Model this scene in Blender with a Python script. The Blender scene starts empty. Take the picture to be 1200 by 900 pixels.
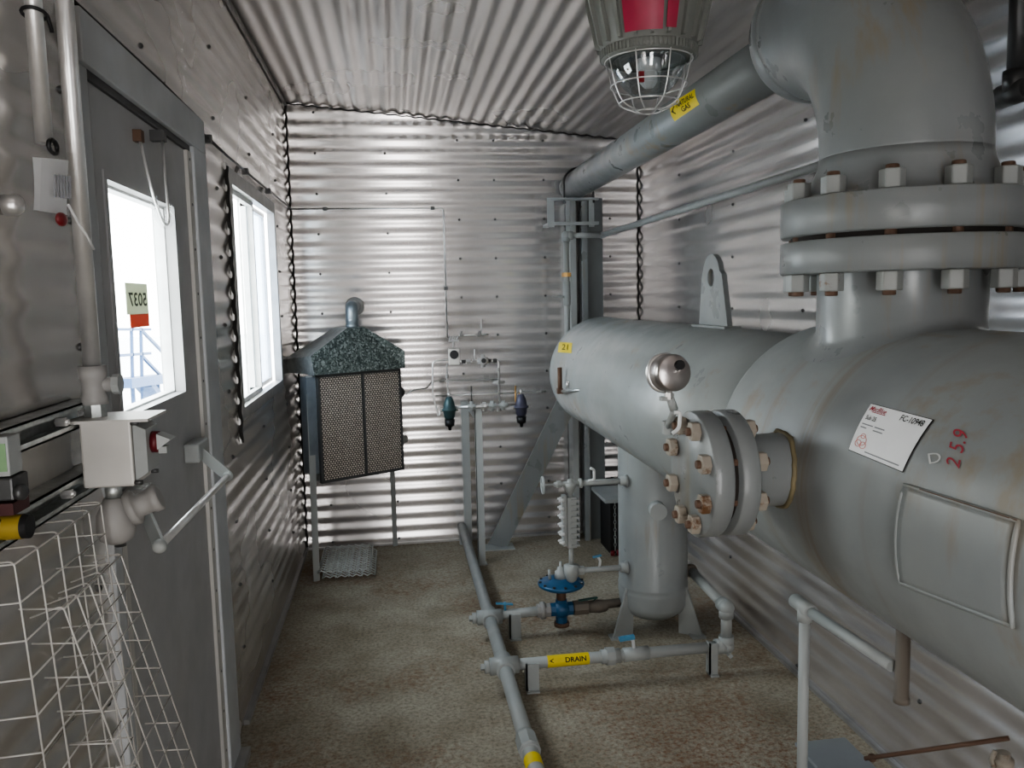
import bpy, bmesh, math, random
from mathutils import Vector, Matrix
random.seed(7)
PI = math.pi
scn = bpy.context.scene
COL = scn.collection

# ------------------------------------------------------------------ camera numbers
F_PX, YAW, PITCH, ROLL, EYE = 962.77, .14, .106, -.022, 1.5
def cam_axes():
    w = Vector((math.sin(YAW)*math.cos(PITCH), math.cos(YAW)*math.cos(PITCH), -math.sin(PITCH)))
    r0 = Vector((math.cos(YAW), -math.sin(YAW), 0)); u0 = r0.cross(w)
    r = r0*math.cos(ROLL)+u0*math.sin(ROLL); u = -r0*math.sin(ROLL)+u0*math.cos(ROLL)
    return r, u, w
AR, AU, AW = cam_axes()
CAMP = Vector((0, 0, EYE))
def ray(px, py):
    return AW + AR*((px-600)/F_PX) - AU*((py-450)/F_PX)
def W(px, py, x=None, y=None, z=None):
    """surveyed point: where the sight line to a photo feature meets the plane x=, y= or z="""
    v = ray(px, py)
    t = x/v.x if x is not None else (y/v.y if y is not None else (z-EYE)/v.z)
    return CAMP + v*t
def hit_cyl(px, py, cx, cz, r):
    """(theta, y) where a sight line meets a cylinder lying along y"""
    v = ray(px, py); a = v.x**2+v.z**2
    ox, oz = -cx, EYE-cz
    b = ox*v.x+oz*v.z; c = ox*ox+oz*oz-r*r
    d = max(b*b-a*c, 0)
    t = (-b-math.sqrt(d))/a
    p = CAMP+v*t
    return math.atan2(p.z-cz, p.x-cx) % (2*PI), p.y

# ------------------------------------------------------------------ room numbers
XL, XR, YB, YF = -.579, 1.513, 4.978, -1.3
ZL, ZR = 2.635, 2.433
def ceil_z(x): return ZL + (ZR-ZL)*(x-XL)/(XR-XL)
PITCHC = .077

# ------------------------------------------------------------------ materials
def new_mat(name):
    m = bpy.data.materials.new(name); m.use_nodes = True
    nt = m.node_tree; b = nt.nodes['Principled BSDF']
    return m, nt, b
def setv(b, **k):
    for n, v in k.items():
        n = n.replace('_', ' ')
        if n in b.inputs: b.inputs[n].default_value = v
def ramp(nt, fac, stops):
    r = nt.nodes.new('ShaderNodeValToRGB'); e = r.color_ramp.elements
    while len(e) < len(stops): e.new(.5)
    for i, (p, c) in enumerate(stops):
        e[i].position = p; e[i].color = (*c, 1) if len(c) == 3 else c
    nt.links.new(fac, r.inputs[0]); return r.outputs[0]
def noise(nt, scale, detail=4, rough=.55, vec=None, sc3=None):
    n = nt.nodes.new('ShaderNodeTexNoise'); n.inputs['Scale'].default_value = scale
    n.inputs['Detail'].default_value = detail; n.inputs['Roughness'].default_value = rough
    if vec is None:
        g = nt.nodes.new('ShaderNodeNewGeometry'); vec = g.outputs['Position']
    if sc3:
        mp = nt.nodes.new('ShaderNodeMapping'); mp.inputs['Scale'].default_value = sc3
        nt.links.new(vec, mp.inputs[0]); vec = mp.outputs[0]
    nt.links.new(vec, n.inputs['Vector']); return n.outputs['Fac']
def mixc(nt, fac, a, b, mode='MIX'):
    m = nt.nodes.new('ShaderNodeMix'); m.data_type = 'RGBA'; m.blend_type = mode
    for sock, v in ((m.inputs[0], fac), (m.inputs[6], a), (m.inputs[7], b)):
        if isinstance(v, (int, float)): sock.default_value = v
        elif isinstance(v, tuple): sock.default_value = (*v, 1) if len(v) == 3 else v
        else: nt.links.new(v, sock)
    return m.outputs[2]
def bump(nt, b, h, strength=.3, dist=.002):
    bp = nt.nodes.new('ShaderNodeBump'); bp.inputs['Strength'].default_value = strength
    bp.inputs['Distance'].default_value = dist
    nt.links.new(h, bp.inputs['Height']); nt.links.new(bp.outputs[0], b.inputs['Normal'])

def mat_plain(name, c, rough=.5, metal=0.0, var=.12, scale=14, emit=None, spec=.5):
    m, nt, b = new_mat(name)
    n = noise(nt, scale)
    lo = tuple(x*(1-var) for x in c); hi = tuple(min(1, x*(1+var)) for x in c)
    nt.links.new(ramp(nt, n, [(.3, lo), (.7, hi)]), b.inputs['Base Color'])
    setv(b, Roughness=rough, Metallic=metal, Specular_IOR_Level=spec)
    if emit: setv(b, Emission_Color=(*c, 1), Emission_Strength=emit)
    return m
def mat_paint(name, c, rough=.42, rust=.0, streak=False, var=.08, rustc=(.15, .075, .035), stains=None):
    m, nt, b = new_mat(name)
    n = noise(nt, 5, 5); lo = tuple(x*(1-var) for x in c); hi = tuple(min(1, x*(1+var)) for x in c)
    col = ramp(nt, n, [(.3, lo), (.7, hi)])
    # dust: slightly browner where noise is large
    d = noise(nt, 2.2, 6, .7)
    dm = ramp(nt, d, [(.45, (0, 0, 0)), (.75, (.55, .55, .55))])
    col = mixc(nt, dm, col, (c[0]*.96, c[1]*.92, c[2]*.86))
    if rust > 0:
        r = noise(nt, 38, 8, .75); big = noise(nt, 4, 3)
        mm = nt.nodes.new('ShaderNodeMath'); mm.operation = 'MULTIPLY'
        nt.links.new(r, mm.inputs[0]); nt.links.new(big, mm.inputs[1])
        t = .46-.16*rust
        rm = ramp(nt, mm.outputs[0], [(t, (0, 0, 0)), (t+.07, (1, 1, 1))])
        col = mixc(nt, rm, col, rustc)
    if streak:
        s = noise(nt, 1, 4, .6, sc3=(30, 14, 1.6)); s2 = noise(nt, 2.6, 2)
        mm = nt.nodes.new('ShaderNodeMath'); mm.operation = 'MULTIPLY'
        nt.links.new(s, mm.inputs[0]); nt.links.new(s2, mm.inputs[1])
        sm = ramp(nt, mm.outputs[0], [(.30, (0, 0, 0)), (.42, (.5, .5, .5))])
        col = mixc(nt, sm, col, (.27, .20, .11))
    for (y0_, wd, am) in (stains or ()):
        g = nt.nodes.new('ShaderNodeNewGeometry'); sp_ = nt.nodes.new('ShaderNodeSeparateXYZ'); nt.links.new(g.outputs['Position'], sp_.inputs[0])
        wob = nt.nodes.new('ShaderNodeMath'); wob.operation = 'MULTIPLY_ADD'; wob.inputs[1].default_value = .06
        nt.links.new(noise(nt, 3, 2), wob.inputs[0]); nt.links.new(sp_.outputs['Y'], wob.inputs[2])
        sb = nt.nodes.new('ShaderNodeMath'); sb.operation = 'SUBTRACT'; nt.links.new(wob.outputs[0], sb.inputs[0]); sb.inputs[1].default_value = y0_+.03
        ab = nt.nodes.new('ShaderNodeMath'); ab.operation = 'ABSOLUTE'; nt.links.new(sb.outputs[0], ab.inputs[0])
        mr = nt.nodes.new('ShaderNodeMapRange'); nt.links.new(ab.outputs[0], mr.inputs[0]); mr.inputs[1].default_value = 0; mr.inputs[2].default_value = wd; mr.inputs[3].default_value = am; mr.inputs[4].default_value = 0
        ml = nt.nodes.new('ShaderNodeMath'); ml.operation = 'MULTIPLY'; nt.links.new(mr.outputs[0], ml.inputs[0])
        nt.links.new(ramp(nt, noise(nt, 1, 4, .6, sc3=(3, 55, 3)), [(.35, (.1,)*3), (.65, (1,)*3)]), ml.inputs[1])
        col = mixc(nt, ml.outputs[0], col, (.21, .15, .075))
    nt.links.new(col, b.inputs['Base Color'])
    rr = ramp(nt, noise(nt, 9, 5), [(.3, (rough-.1,)*3), (.7, (rough+.14,)*3)])
    nt.links.new(rr, b.inputs['Roughness'])
    bump(nt, b, noise(nt, 60, 4), .12, .002)
    return m
def mat_alu(name, c, rough=.3, stain=.3, along=(1, 1, 1), tan=(0, 0, 1), aniso=.88):
    m, nt, b = new_mat(name)
    n = noise(nt, 1.0, 2.5, .45, sc3=along)
    col = ramp(nt, n, [(.25, tuple(x*(1-stain) for x in c)), (.6, c), (.8, tuple(min(1, x*1.12) for x in c))])
    nt.links.new(col, b.inputs['Base Color'])
    nt.links.new(ramp(nt, noise(nt, 2, 1, .4), [(.3, (rough-.03,)*3), (.75, (rough+.05,)*3)]), b.inputs['Roughness'])
    setv(b, Metallic=.74, Anisotropic=aniso)
    cx = nt.nodes.new('ShaderNodeCombineXYZ')
    for i in range(3): cx.inputs[i].default_value = tan[i]
    nt.links.new(cx.outputs[0], b.inputs['Tangent'])
    return m
M = {}
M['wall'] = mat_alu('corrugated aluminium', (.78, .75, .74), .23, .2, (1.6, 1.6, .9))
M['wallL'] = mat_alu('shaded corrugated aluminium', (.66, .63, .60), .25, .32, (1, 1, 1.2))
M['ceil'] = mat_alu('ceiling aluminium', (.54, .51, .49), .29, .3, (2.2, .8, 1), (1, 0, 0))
M['trim'] = mat_plain('dull aluminium trim', (.46, .45, .44), .42, .7)
M['seal'] = mat_plain('dark sealant', (.03, .028, .026), .8)
M['grey'] = mat_paint('grey machine paint', (.235, .248, .25), .33, 0.03, True)
M['vessel'] = mat_paint('vessel paint', (.295, .312, .312), .36, 0.0, True, .06)
M['vesselnear'] = mat_paint('stained vessel paint', (.28, .297, .298), .40, 0.0, True, .06, stains=((1.50, .06, .55), (1.68, .03, .5), (1.28, .03, .25)))
M['greyd'] = mat_paint('grey pipe paint', (.35, .365, .36), .45, .25)
M['greyl'] = mat_paint('pale grey fitting paint', (.37, .385, .38), .45, .18)
M['nut'] = mat_paint('rusty nut', (.36, .32, .27), .5, 1.05)
M['nutg'] = mat_paint('painted nut', (.29, .30, .29), .4, .5)
M['rust'] = mat_paint('rusty steel', (.13, .075, .05), .7, .7, rustc=(.09, .04, .02))
M['brownpipe'] = mat_paint('weathered brown pipe', (.17, .145, .12), .6, .6)
M['door'] = mat_paint('door paint', (.39, .39, .395), .5, .03, False, .06)
M['doorframe'] = mat_paint('door frame paint', (.46, .475, .49), .48, .04)
M['white'] = mat_plain('white painted metal', (.72, .73, .73), .4)
M['steel'] = mat_plain('stainless steel', (.76, .75, .74), .33, .75, .1)
M['galv'] = mat_plain('galvanised steel', (.50, .52, .51), .4, .8, .2, 40)
M['darkmetal'] = mat_plain('dark metal', (.10, .10, .10), .45, .6)
M['black'] = mat_plain('black plastic', (.012, .012, .013), .5)
M['cast'] = mat_paint('cast aluminium fitting', (.33, .32, .31), .5, .35)
M['jbox'] = mat_plain('light grey box', (.56, .54, .51), .45, .35, .05)
M['yellow'] = mat_plain('yellow band', (.80, .62, .03), .5, 0, .06)
M['ink'] = mat_plain('black ink', (.015, .014, .013), .7)
M['red'] = mat_plain('red plastic', (.20, .012, .016), .35)
M['redplate'] = mat_plain('red plate', (.36, .02, .06), .4)
M['redpen'] = mat_plain('red marker', (.42, .045, .07), .7)
M['chalk'] = mat_plain('pale marker', (.62, .63, .62), .8)
M['blue'] = mat_paint('blue regulator paint', (.022, .095, .20), .4, .1)
M['bluel'] = mat_plain('blue lever sleeve', (.10, .27, .42), .5)
M['paper'] = mat_plain('white label', (.95, .95, .96), .45, 0, .04)
M['grey ink'] = mat_plain('grey ink', (.28, .28, .30), .7)
M['brass'] = mat_plain('brass', (.50, .30, .12), .4, .9)
M['teal'] = mat_plain('teal instrument', (.05, .09, .095), .4, .3)
M['purple'] = mat_plain('slate instrument', (.09, .09, .13), .4, .3)
M['lampcast'] = mat_paint('lamp housing casting', (.20, .205, .19), .5, .08)
M['outblue'] = mat_plain('blue outdoor steel', (.03, .07, .16), .6)
M['ground'] = mat_plain('pale gravel', (.62, .62, .62), .9, 0, .1)
M['flux'] = mat_plain('brown bead stain', (.20, .165, .095), .7, 0, .3)
M['gasket'] = mat_paint('rusty gasket gap', (.025, .02, .017), .8, .3, rustc=(.07, .025, .01))

def mat_glass(name, tint=(1, 1, 1), gloss=.06, haze=0.0):
    m, nt, b = new_mat(name)
    out = nt.nodes['Material Output']
    tr = nt.nodes.new('ShaderNodeBsdfTransparent'); tr.inputs[0].default_value = (*tint, 1)
    gl = nt.nodes.new('ShaderNodeBsdfGlossy'); gl.inputs['Roughness'].default_value = .03
    mx = nt.nodes.new('ShaderNodeMixShader'); mx.inputs[0].default_value = gloss
    nt.links.new(tr.outputs[0], mx.inputs[1]); nt.links.new(gl.outputs[0], mx.inputs[2])
    res = mx.outputs[0]
    if haze:
        df = nt.nodes.new('ShaderNodeBsdfTranslucent'); df.inputs[0].default_value = (.8, .85, .9, 1)
        m2 = nt.nodes.new('ShaderNodeMixShader')
        nn = ramp(nt, noise(nt, 4, 3, .5, sc3=(1, 6, 1)), [(.3, (haze*.5,)*3), (.7, (haze,)*3)])
        nt.links.new(nn, m2.inputs[0]); nt.links.new(res, m2.inputs[1]); nt.links.new(df.outputs[0], m2.inputs[2]); res = m2.outputs[0]
    nt.links.new(res, out.inputs[0]); return m
M['glass'] = mat_glass('clear window glass', (.97, 1, .99))
M['glassb'] = mat_glass('dusty window glass', (.66, .74, .82), .08, .35)
M['globe'] = mat_glass('lamp globe glass', (.80, .84, .86), .22)
M['bag'] = mat_glass('clear plastic sleeve', (.97, .97, .97), .08, .03)

def mat_sticker(name, c):
    m, nt, b = new_mat(name); setv(b, Base_Color=(*c, 1), Roughness=.6)
    tl = nt.nodes.new('ShaderNodeBsdfTranslucent'); tl.inputs[0].default_value = (*c, 1)
    mx = nt.nodes.new('ShaderNodeMixShader'); mx.inputs[0].default_value = .35
    nt.links.new(b.outputs[0], mx.inputs[1]); nt.links.new(tl.outputs[0], mx.inputs[2])
    nt.links.new(mx.outputs[0], nt.nodes['Material Output'].inputs[0]); return m
M['orange'] = mat_sticker('orange sticker', (.50, .15, .09)); M['cream'] = mat_sticker('cream sticker', (.55, .57, .47))
def mat_floor():
    m, nt, b = new_mat('dusty coated floor')
    base = ramp(nt, noise(nt, 3.2, 6, .62), [(.28, (.25, .215, .16)), (.5, (.36, .32, .255)), (.72, (.46, .43, .36))])
    grit = ramp(nt, noise(nt, 70, 6, .75), [(.35, (.45, .43, .38)), (.5, (.95, .95, .95)), (.68, (1.35, 1.33, 1.28))])
    col = mixc(nt, .8, base, grit, 'MULTIPLY')
    # rust speckle, thicker in a few drifts
    g = nt.nodes.new('ShaderNodeNewGeometry')
    drift = noise(nt, 1.5, 3, .5)
    sp = noise(nt, 34, 6, .8)
    mm = nt.nodes.new('ShaderNodeMath'); mm.operation = 'MULTIPLY'
    nt.links.new(drift, mm.inputs[0]); nt.links.new(sp, mm.inputs[1])
    col = mixc(nt, ramp(nt, mm.outputs[0], [(.262, (0, 0, 0)), (.36, (.6, .6, .6))]), col, (.20, .10, .05))
    # rust fall near the vessel and at the door wall foot
    def blob(px, py, rad, amt):
        vd = nt.nodes.new('ShaderNodeVectorMath'); vd.operation = 'DISTANCE'
        vd.inputs[1].default_value = (px, py, 0); nt.links.new(g.outputs['Position'], vd.inputs[0])
        mr = nt.nodes.new('ShaderNodeMapRange'); mr.inputs[1].default_value = rad; mr.inputs[2].default_value = 0
        mr.inputs[3].default_value = 0; mr.inputs[4].default_value = amt
        nt.links.new(vd.outputs['Value'], mr.inputs[0])
        s = noise(nt, 48, 5, .8)
        a = nt.nodes.new('ShaderNodeMath'); a.operation = 'ADD'
        nt.links.new(s, a.inputs[0]); nt.links.new(mr.outputs[0], a.inputs[1])
        return ramp(nt, a.outputs[0], [(.64, (0, 0, 0)), (.80, (.65, .65, .65))])
    for bb in ((.85, 2.55, .75, .20), (1.2, 2.35, .6, .2), (-.50, 3.1, .35, .22), (.30, 3.4, .4, .12), (-.2, 2.6, .5, .12), (-.35, 4.7, .5, .12)):
        col = mixc(nt, blob(*bb), col, (.20, .075, .03))
    nt.links.new(col, b.inputs['Base Color'])
    setv(b, Roughness=.75, Specular_IOR_Level=.3)
    # raised tread pattern under the dirt
    wv = nt.nodes.new('ShaderNodeTexChecker'); wv.inputs['Scale'].default_value = 42
    mp = nt.nodes.new('ShaderNodeMapping'); mp.inputs['Rotation'].default_value = (0, 0, PI/4)
    nt.links.new(g.outputs['Position'], mp.inputs[0]); nt.links.new(mp.outputs[0], wv.inputs[0])
    ad = nt.nodes.new('ShaderNodeMath'); ad.operation = 'MULTIPLY_ADD'
    nt.links.new(wv.outputs['Fac'], ad.inputs[0]); ad.inputs[1].default_value = .25
    nt.links.new(noise(nt, 40, 5), ad.inputs[2])
    bump(nt, b, ad.outputs[0], .6, .004)
    return m
M['floor'] = mat_floor()
def mat_weave():
    m, nt, b = new_mat('woven guard mesh')
    tc = nt.nodes.new('ShaderNodeTexCoord')
    mp = nt.nodes.new('ShaderNodeMapping'); mp.inputs['Scale'].default_value = (62, 1, 88)
    nt.links.new(tc.outputs['Object'], mp.inputs[0])
    ck = nt.nodes.new('ShaderNodeTexBrick')
    mp2 = nt.nodes.new('ShaderNodeMapping'); mp2.inputs['Rotation'].default_value = (PI/2, 0, 0)
    nt.links.new(mp.outputs[0], mp2.inputs[0]); nt.links.new(mp2.outputs[0], ck.inputs['Vector'])
    ck.inputs['Scale'].default_value = 1.0; ck.inputs['Mortar Size'].default_value = .16
    ck.inputs['Brick Width'].default_value = 1.0; ck.inputs['Row Height'].default_value = 1.0
    ck.inputs['Color1'].default_value = (.66, .60, .53, 1); ck.inputs['Color2'].default_value = (.50, .44, .39, 1)
    ck.inputs['Mortar'].default_value = (.03, .025, .022, 1)
    nt.links.new(ck.outputs['Color'], b.inputs['Base Color'])
    bump(nt, b, ck.outputs['Fac'], -.6, .002)
    setv(b, Roughness=.55, Metallic=.3)
    return m
M['weave'] = mat_weave()
def mat_spangle():
    m, nt, b = new_mat('spangled galvanised hood')
    v = nt.nodes.new('ShaderNodeTexVoronoi'); v.inputs['Scale'].default_value = 120
    g = nt.nodes.new('ShaderNodeNewGeometry'); nt.links.new(g.outputs['Position'], v.inputs['Vector'])
    col = ramp(nt, v.outputs['Color'], [(.2, (.05, .065, .06)), (.6, (.14, .165, .155)), (.85, (.33, .36, .34))])
    nt.links.new(col, b.inputs['Base Color']); setv(b, Roughness=.5, Metallic=.5)
    return m
M['spangle'] = mat_spangle()

# ------------------------------------------------------------------ mesh builder
class MB:
    def __init__(s): s.bm = bmesh.new(); s.mi = 0
    def face(s, vs, smooth=False):
        try:
            f = s.bm.faces.new(vs); f.material_index = s.mi; f.smooth = smooth; return f
        except ValueError: return None
    def box(s, a, b, M4=None):
        a = Vector(a); b = Vector(b)
        co = [(x, y, z) for x in (a.x, b.x) for y in (a.y, b.y) for z in (a.z, b.z)]
        v = [s.bm.verts.new((M4 @ Vector(c)) if M4 else c) for c in co]
        for q in ((0, 1, 3, 2), (4, 6, 7, 5), (0, 4, 5, 1), (2, 3, 7, 6), (0, 2, 6, 4), (1, 5, 7, 3)):
            s.face([v[i] for i in q])
        return s
    def bar(s, p, q, w, h, up=(0, 0, 1)):
        p = Vector(p); q = Vector(q); d = q-p; L = d.length; d.normalize()
        u = Vector(up); r = d.cross(u)
        if r.length < 1e-4: r = d.cross(Vector((1, 0, 0)))
        r.normalize(); u = r.cross(d)
        m4 = Matrix((r, d, u)).transposed().to_4x4(); m4.translation = p
        return s.box((-w/2, 0, -h/2), (w/2, L, h/2), m4)
    def frame(s, d):
        d = Vector(d).normalized(); a = Vector((0, 0, 1)) if abs(d.z) < .9 else Vector((1, 0, 0))
        r = d.cross(a).normalized(); return r, d.cross(r).normalized()
    def lathe(s, o, axis, prof, seg=24, smooth=True, phase=0, caps=True):
        """prof: list of (t along axis, radius)"""
        o = Vector(o); d = Vector(axis).normalized(); r, u = s.frame(d)
        rings = []
        for t, R in prof:
            if R <= 1e-6: rings.append([s.bm.verts.new(o+d*t)])
            else: rings.append([s.bm.verts.new(o+d*t+(r*math.cos(a)+u*math.sin(a))*R) for a in [2*PI*k/seg+phase for k in range(seg)]])
        for A, B in zip(rings, rings[1:]):
            n = max(len(A), len(B))
            if n == 1: continue
            for k in range(n):
                k2 = (k+1) % n
                if len(A) == 1: s.face([A[0], B[k2], B[k]], smooth)
                elif len(B) == 1: s.face([A[k], A[k2], B[0]], smooth)
                else: s.face([A[k], A[k2], B[k2], B[k]], smooth)
        if caps:
            if len(rings[0]) > 1: s.face(rings[0][::-1])
            if len(rings[-1]) > 1: s.face(rings[-1])
        return s
    def cyl(s, p, q, r, r2=None, seg=20, smooth=True, phase=0):
        p = Vector(p); q = Vector(q)
        return s.lathe(p, q-p, [(0, r), ((q-p).length, r if r2 is None else r2)], seg, smooth, phase)
    def hexn(s, p, q, r): return s.cyl(p, q, r, seg=6, smooth=False)
    def tube(s, pts, r, seg=10, closed=False, rad=None, caps=True):
        pts = [Vector(p) for p in pts]; n = len(pts)
        T = []
        for i in range(n):
            a = pts[(i-1) % n] if (closed or i > 0) else pts[i]
            b = pts[(i+1) % n] if (closed or i < n-1) else pts[i]
            T.append((b-a).normalized())
        nr, _ = s.frame(T[0]); rings = []
        for i in range(n):
            nr = (nr-T[i]*nr.dot(T[i])).normalized(); u = T[i].cross(nr)
            R = rad[i] if rad else r
            rings.append([s.bm.verts.new(pts[i]+(nr*math.cos(2*PI*k/seg)+u*math.sin(2*PI*k/seg))*R) for k in range(seg)])
        m = n if closed else n-1
        for i in range(m):
            A = rings[i]; B = rings[(i+1) % n]
            off = 0
            if closed and i == n-1:
                off = min(range(seg), key=lambda o: (A[0].co-B[o].co).length)
            for k in range(seg):
                s.face([A[k], A[(k+1) % seg], B[(k+1+off) % seg], B[(k+off) % seg]], True)
        if not closed and caps: s.face(rings[0][::-1]); s.face(rings[-1])
        return s
    def sph(s, c, r, sx=1, sy=1, sz=1, seg=16, rings=10):
        m4 = Matrix.Translation(Vector(c)) @ Matrix.Diagonal((r*sx, r*sy, r*sz, 1))
        g = bmesh.ops.create_uvsphere(s.bm, u_segments=seg, v_segments=rings, radius=1, matrix=m4)
        for v in g['verts']:
            for f in v.link_faces: f.smooth = True; f.material_index = s.mi
        return s
    def prism(s, poly, vec):
        vec = Vector(vec); A = [s.bm.verts.new(p) for p in poly]; B = [s.bm.verts.new(Vector(p)+vec) for p in poly]
        s.face(A[::-1]); s.face(B); n = len(A)
        for k in range(n): s.face([A[k], A[(k+1) % n], B[(k+1) % n], B[k]])
        return s
    def loft(s, rings, smooth=True, close=True):
        R = [[s.bm.verts.new(p) for p in ring] for ring in rings]
        for A, B in zip(R, R[1:]):
            n = len(A)
            for k in range(n if close else n-1): s.face([A[k], A[(k+1) % n], B[(k+1) % n], B[k]], smooth)
        return R
    def build(s, name, mats, parent=None, bevel=0, recalc=True):
        if recalc: bmesh.ops.recalc_face_normals(s.bm, faces=s.bm.faces)
        me = bpy.data.meshes.new(name)
        if parent is not None:
            off = parent.get('_o', None)
            o = Vector(off) if off is not None else Vector((0, 0, 0))
            bmesh.ops.translate(s.bm, verts=s.bm.verts, vec=-o)
        s.bm.to_mesh(me); s.bm.free()
        for m in (mats if isinstance(mats, (list, tuple)) else [mats]): me.materials.append(M[m] if isinstance(m, str) else m)
        ob = bpy.data.objects.new(name, me); COL.objects.link(ob)
        if parent is not None:
            ob.parent = parent
            ob['_o'] = tuple(parent['_o']) if '_o' in parent else (0, 0, 0)
        if bevel:
            bv = ob.modifiers.new('bevel', 'BEVEL'); bv.width = bevel; bv.segments = 2; bv.limit_method = 'ANGLE'; bv.angle_limit = .7
        return ob
def empty(name, loc):
    o = bpy.data.objects.new(name, None); o.empty_display_size = .05; COL.objects.link(o)
    o.location = loc; o['_o'] = tuple(loc); return o
def tag(o, label=None, cat=None, group=None, kind=None):
    if label: o['label'] = label
    if cat: o['category'] = cat
    if group: o['group'] = group
    if kind: o['kind'] = kind
    return o
def thing(name, loc, label, cat, group=None): return tag(empty(name, loc), label, cat, group)
def copy_tree(src, delta, name=None, label=None):
    """copy a thing with copies of its parts, no operators"""
    r = src.copy(); COL.objects.link(r); r.location = Vector(src.location)+Vector(delta)
    if label: r['label'] = label
    for ch in [c for c in bpy.data.objects if c.parent == src]:
        c = ch.copy(); COL.objects.link(c); c.parent = r
        for g in [x for x in bpy.data.objects if x.parent == ch]:
            d = g.copy(); COL.objects.link(d); d.parent = c
    return r
def text_tris(s, shear=0, bold=0):
    cu = bpy.data.curves.new('t', 'FONT'); cu.body = s; cu.size = 1; cu.shear = shear; cu.resolution_u = 3; cu.offset = bold
    ob = bpy.data.objects.new('t', cu); COL.objects.link(ob)
    dg = bpy.context.evaluated_depsgraph_get(); me = bpy.data.meshes.new_from_object(ob.evaluated_get(dg))
    bt = bmesh.new(); bt.from_mesh(me); bmesh.ops.triangulate(bt, faces=bt.faces)
    bmesh.ops.subdivide_edges(bt, edges=[e for e in bt.edges if e.calc_length() > .12], cuts=3, use_grid_fill=False)
    bmesh.ops.triangulate(bt, faces=bt.faces); bt.to_mesh(me); bt.free()
    vs = [v.co.copy() for v in me.vertices]; fs = [tuple(p.vertices) for p in me.polygons]
    bpy.data.objects.remove(ob); bpy.data.curves.remove(cu); bpy.data.meshes.remove(me)
    x0 = min(v.x for v in vs); x1 = max(v.x for v in vs); y0 = min(v.y for v in vs); y1 = max(v.y for v in vs)
    return [((v.x-x0)/(x1-x0), (v.y-y0)/(y1-y0)) for v in vs], fs
class Patch:
    """a sheet lying on a y-axis cylinder between four surveyed corners"""
    def __init__(s, corners, cx, cz, r):
        s.c = [hit_cyl(*p, cx, cz, r) for p in corners]; s.cx, s.cz, s.r = cx, cz, r
    def at(s, u, v, off=0):      # v=0 at the bottom
        TL, TR, BR, BL = s.c
        g = lambda i: (TL[i]*(1-u)+TR[i]*u)*v+(BL[i]*(1-u)+BR[i]*u)*(1-v)
        th, y = g(0), g(1); R = s.r+off
        return Vector((s.cx+R*math.cos(th), y, s.cz+R*math.sin(th)))
    def sheet(s, name, mat, parent, off=.002, box=(0, 0, 1, 1), n=12, thick=0, bevel=0, mb=None):
        mb2 = mb or MB(); u0, v0, u1, v1 = box
        G = [[mb2.bm.verts.new(s.at(u0+(u1-u0)*i/n, v0+(v1-v0)*j/n, off)) for j in range(n+1)] for i in range(n+1)]
        for i in range(n):
            for j in range(n): mb2.face([G[i][j], G[i+1][j], G[i+1][j+1], G[i][j+1]], True)
        if thick:
            edge = [(i, 0) for i in range(n)]+[(n, j) for j in range(n)]+[(i, n) for i in range(n, 0, -1)]+[(0, j) for j in range(n, 0, -1)]
            low = [mb2.bm.verts.new(s.at(u0+(u1-u0)*i/n, v0+(v1-v0)*j/n, off-thick)) for i, j in edge]
            top = [G[i][j] for i, j in edge]; k = len(edge)
            for a in range(k): mb2.face([top[a], low[a], low[(a+1) % k], top[(a+1) % k]])
        if mb: return None
        return mb2.build(name, mat, parent)
    def text(s, mb, txt, box, off=.003, shear=0, bold=.006):
        vs, fs = text_tris(txt, shear, bold); u0, v0, u1, v1 = box
        V = [mb.bm.verts.new(s.at(u0+(u1-u0)*a, v0+(v1-v0)*b, off)) for a, b in vs]
        for f in fs: mb.face([V[i] for i in f])
def arc(c, r, a0, a1, n, e1, e2):
    c = Vector(c); e1 = Vector(e1); e2 = Vector(e2)
    return [c+(e1*math.cos(a0+(a1-a0)*k/n)+e2*math.sin(a0+(a1-a0)*k/n))*r for k in range(n+1)]
def fillet(pts, r, n=5):
    """round the corners of a polyline"""
    pts = [Vector(p) for p in pts]; out = [pts[0]]
    for a, b, c in zip(pts, pts[1:], pts[2:]):
        d1 = (a-b); d2 = (c-b); k = min(r, d1.length*.45, d2.length*.45)
        p, q = b+d1.normalized()*k, b+d2.normalized()*k
        for i in range(n+1):
            t = i/n; out.append(p*(1-t)**2+b*2*t*(1-t)+q*t*t)
    out.append(pts[-1]); return out

# ================================================================== THE ROOM
AMP = .0066
def prof(s):  # corrugation height 0..1
    return .5-.5*math.cos(2*PI*s/PITCHC)
def corr_panel(mb, axis, fixed, inward, s0, s1, l0, l1, place):
    """ridges run along l, profile runs along s"""
    n = max(2, int(math.ceil((s1-s0)/(PITCHC/10))))
    R = []
    for i in range(n+1):
        s = s0+(s1-s0)*i/n; h = AMP*prof(s)
        R.append((mb.bm.verts.new(place(s, l0, h)), mb.bm.verts.new(place(s, l1, h))))
    for (a, b), (c, d) in zip(R, R[1:]): mb.face([a, b, d, c], True)
def wall_screw(mb, p, n):
    mb.mi = 1; p = Vector(p); n = Vector(n)
    mb.lathe(p-n*.002, n, [(0, .0075), (.003, .0075), (.0075, .0045), (.009, 0)], 8, True); mb.mi = 0

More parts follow.
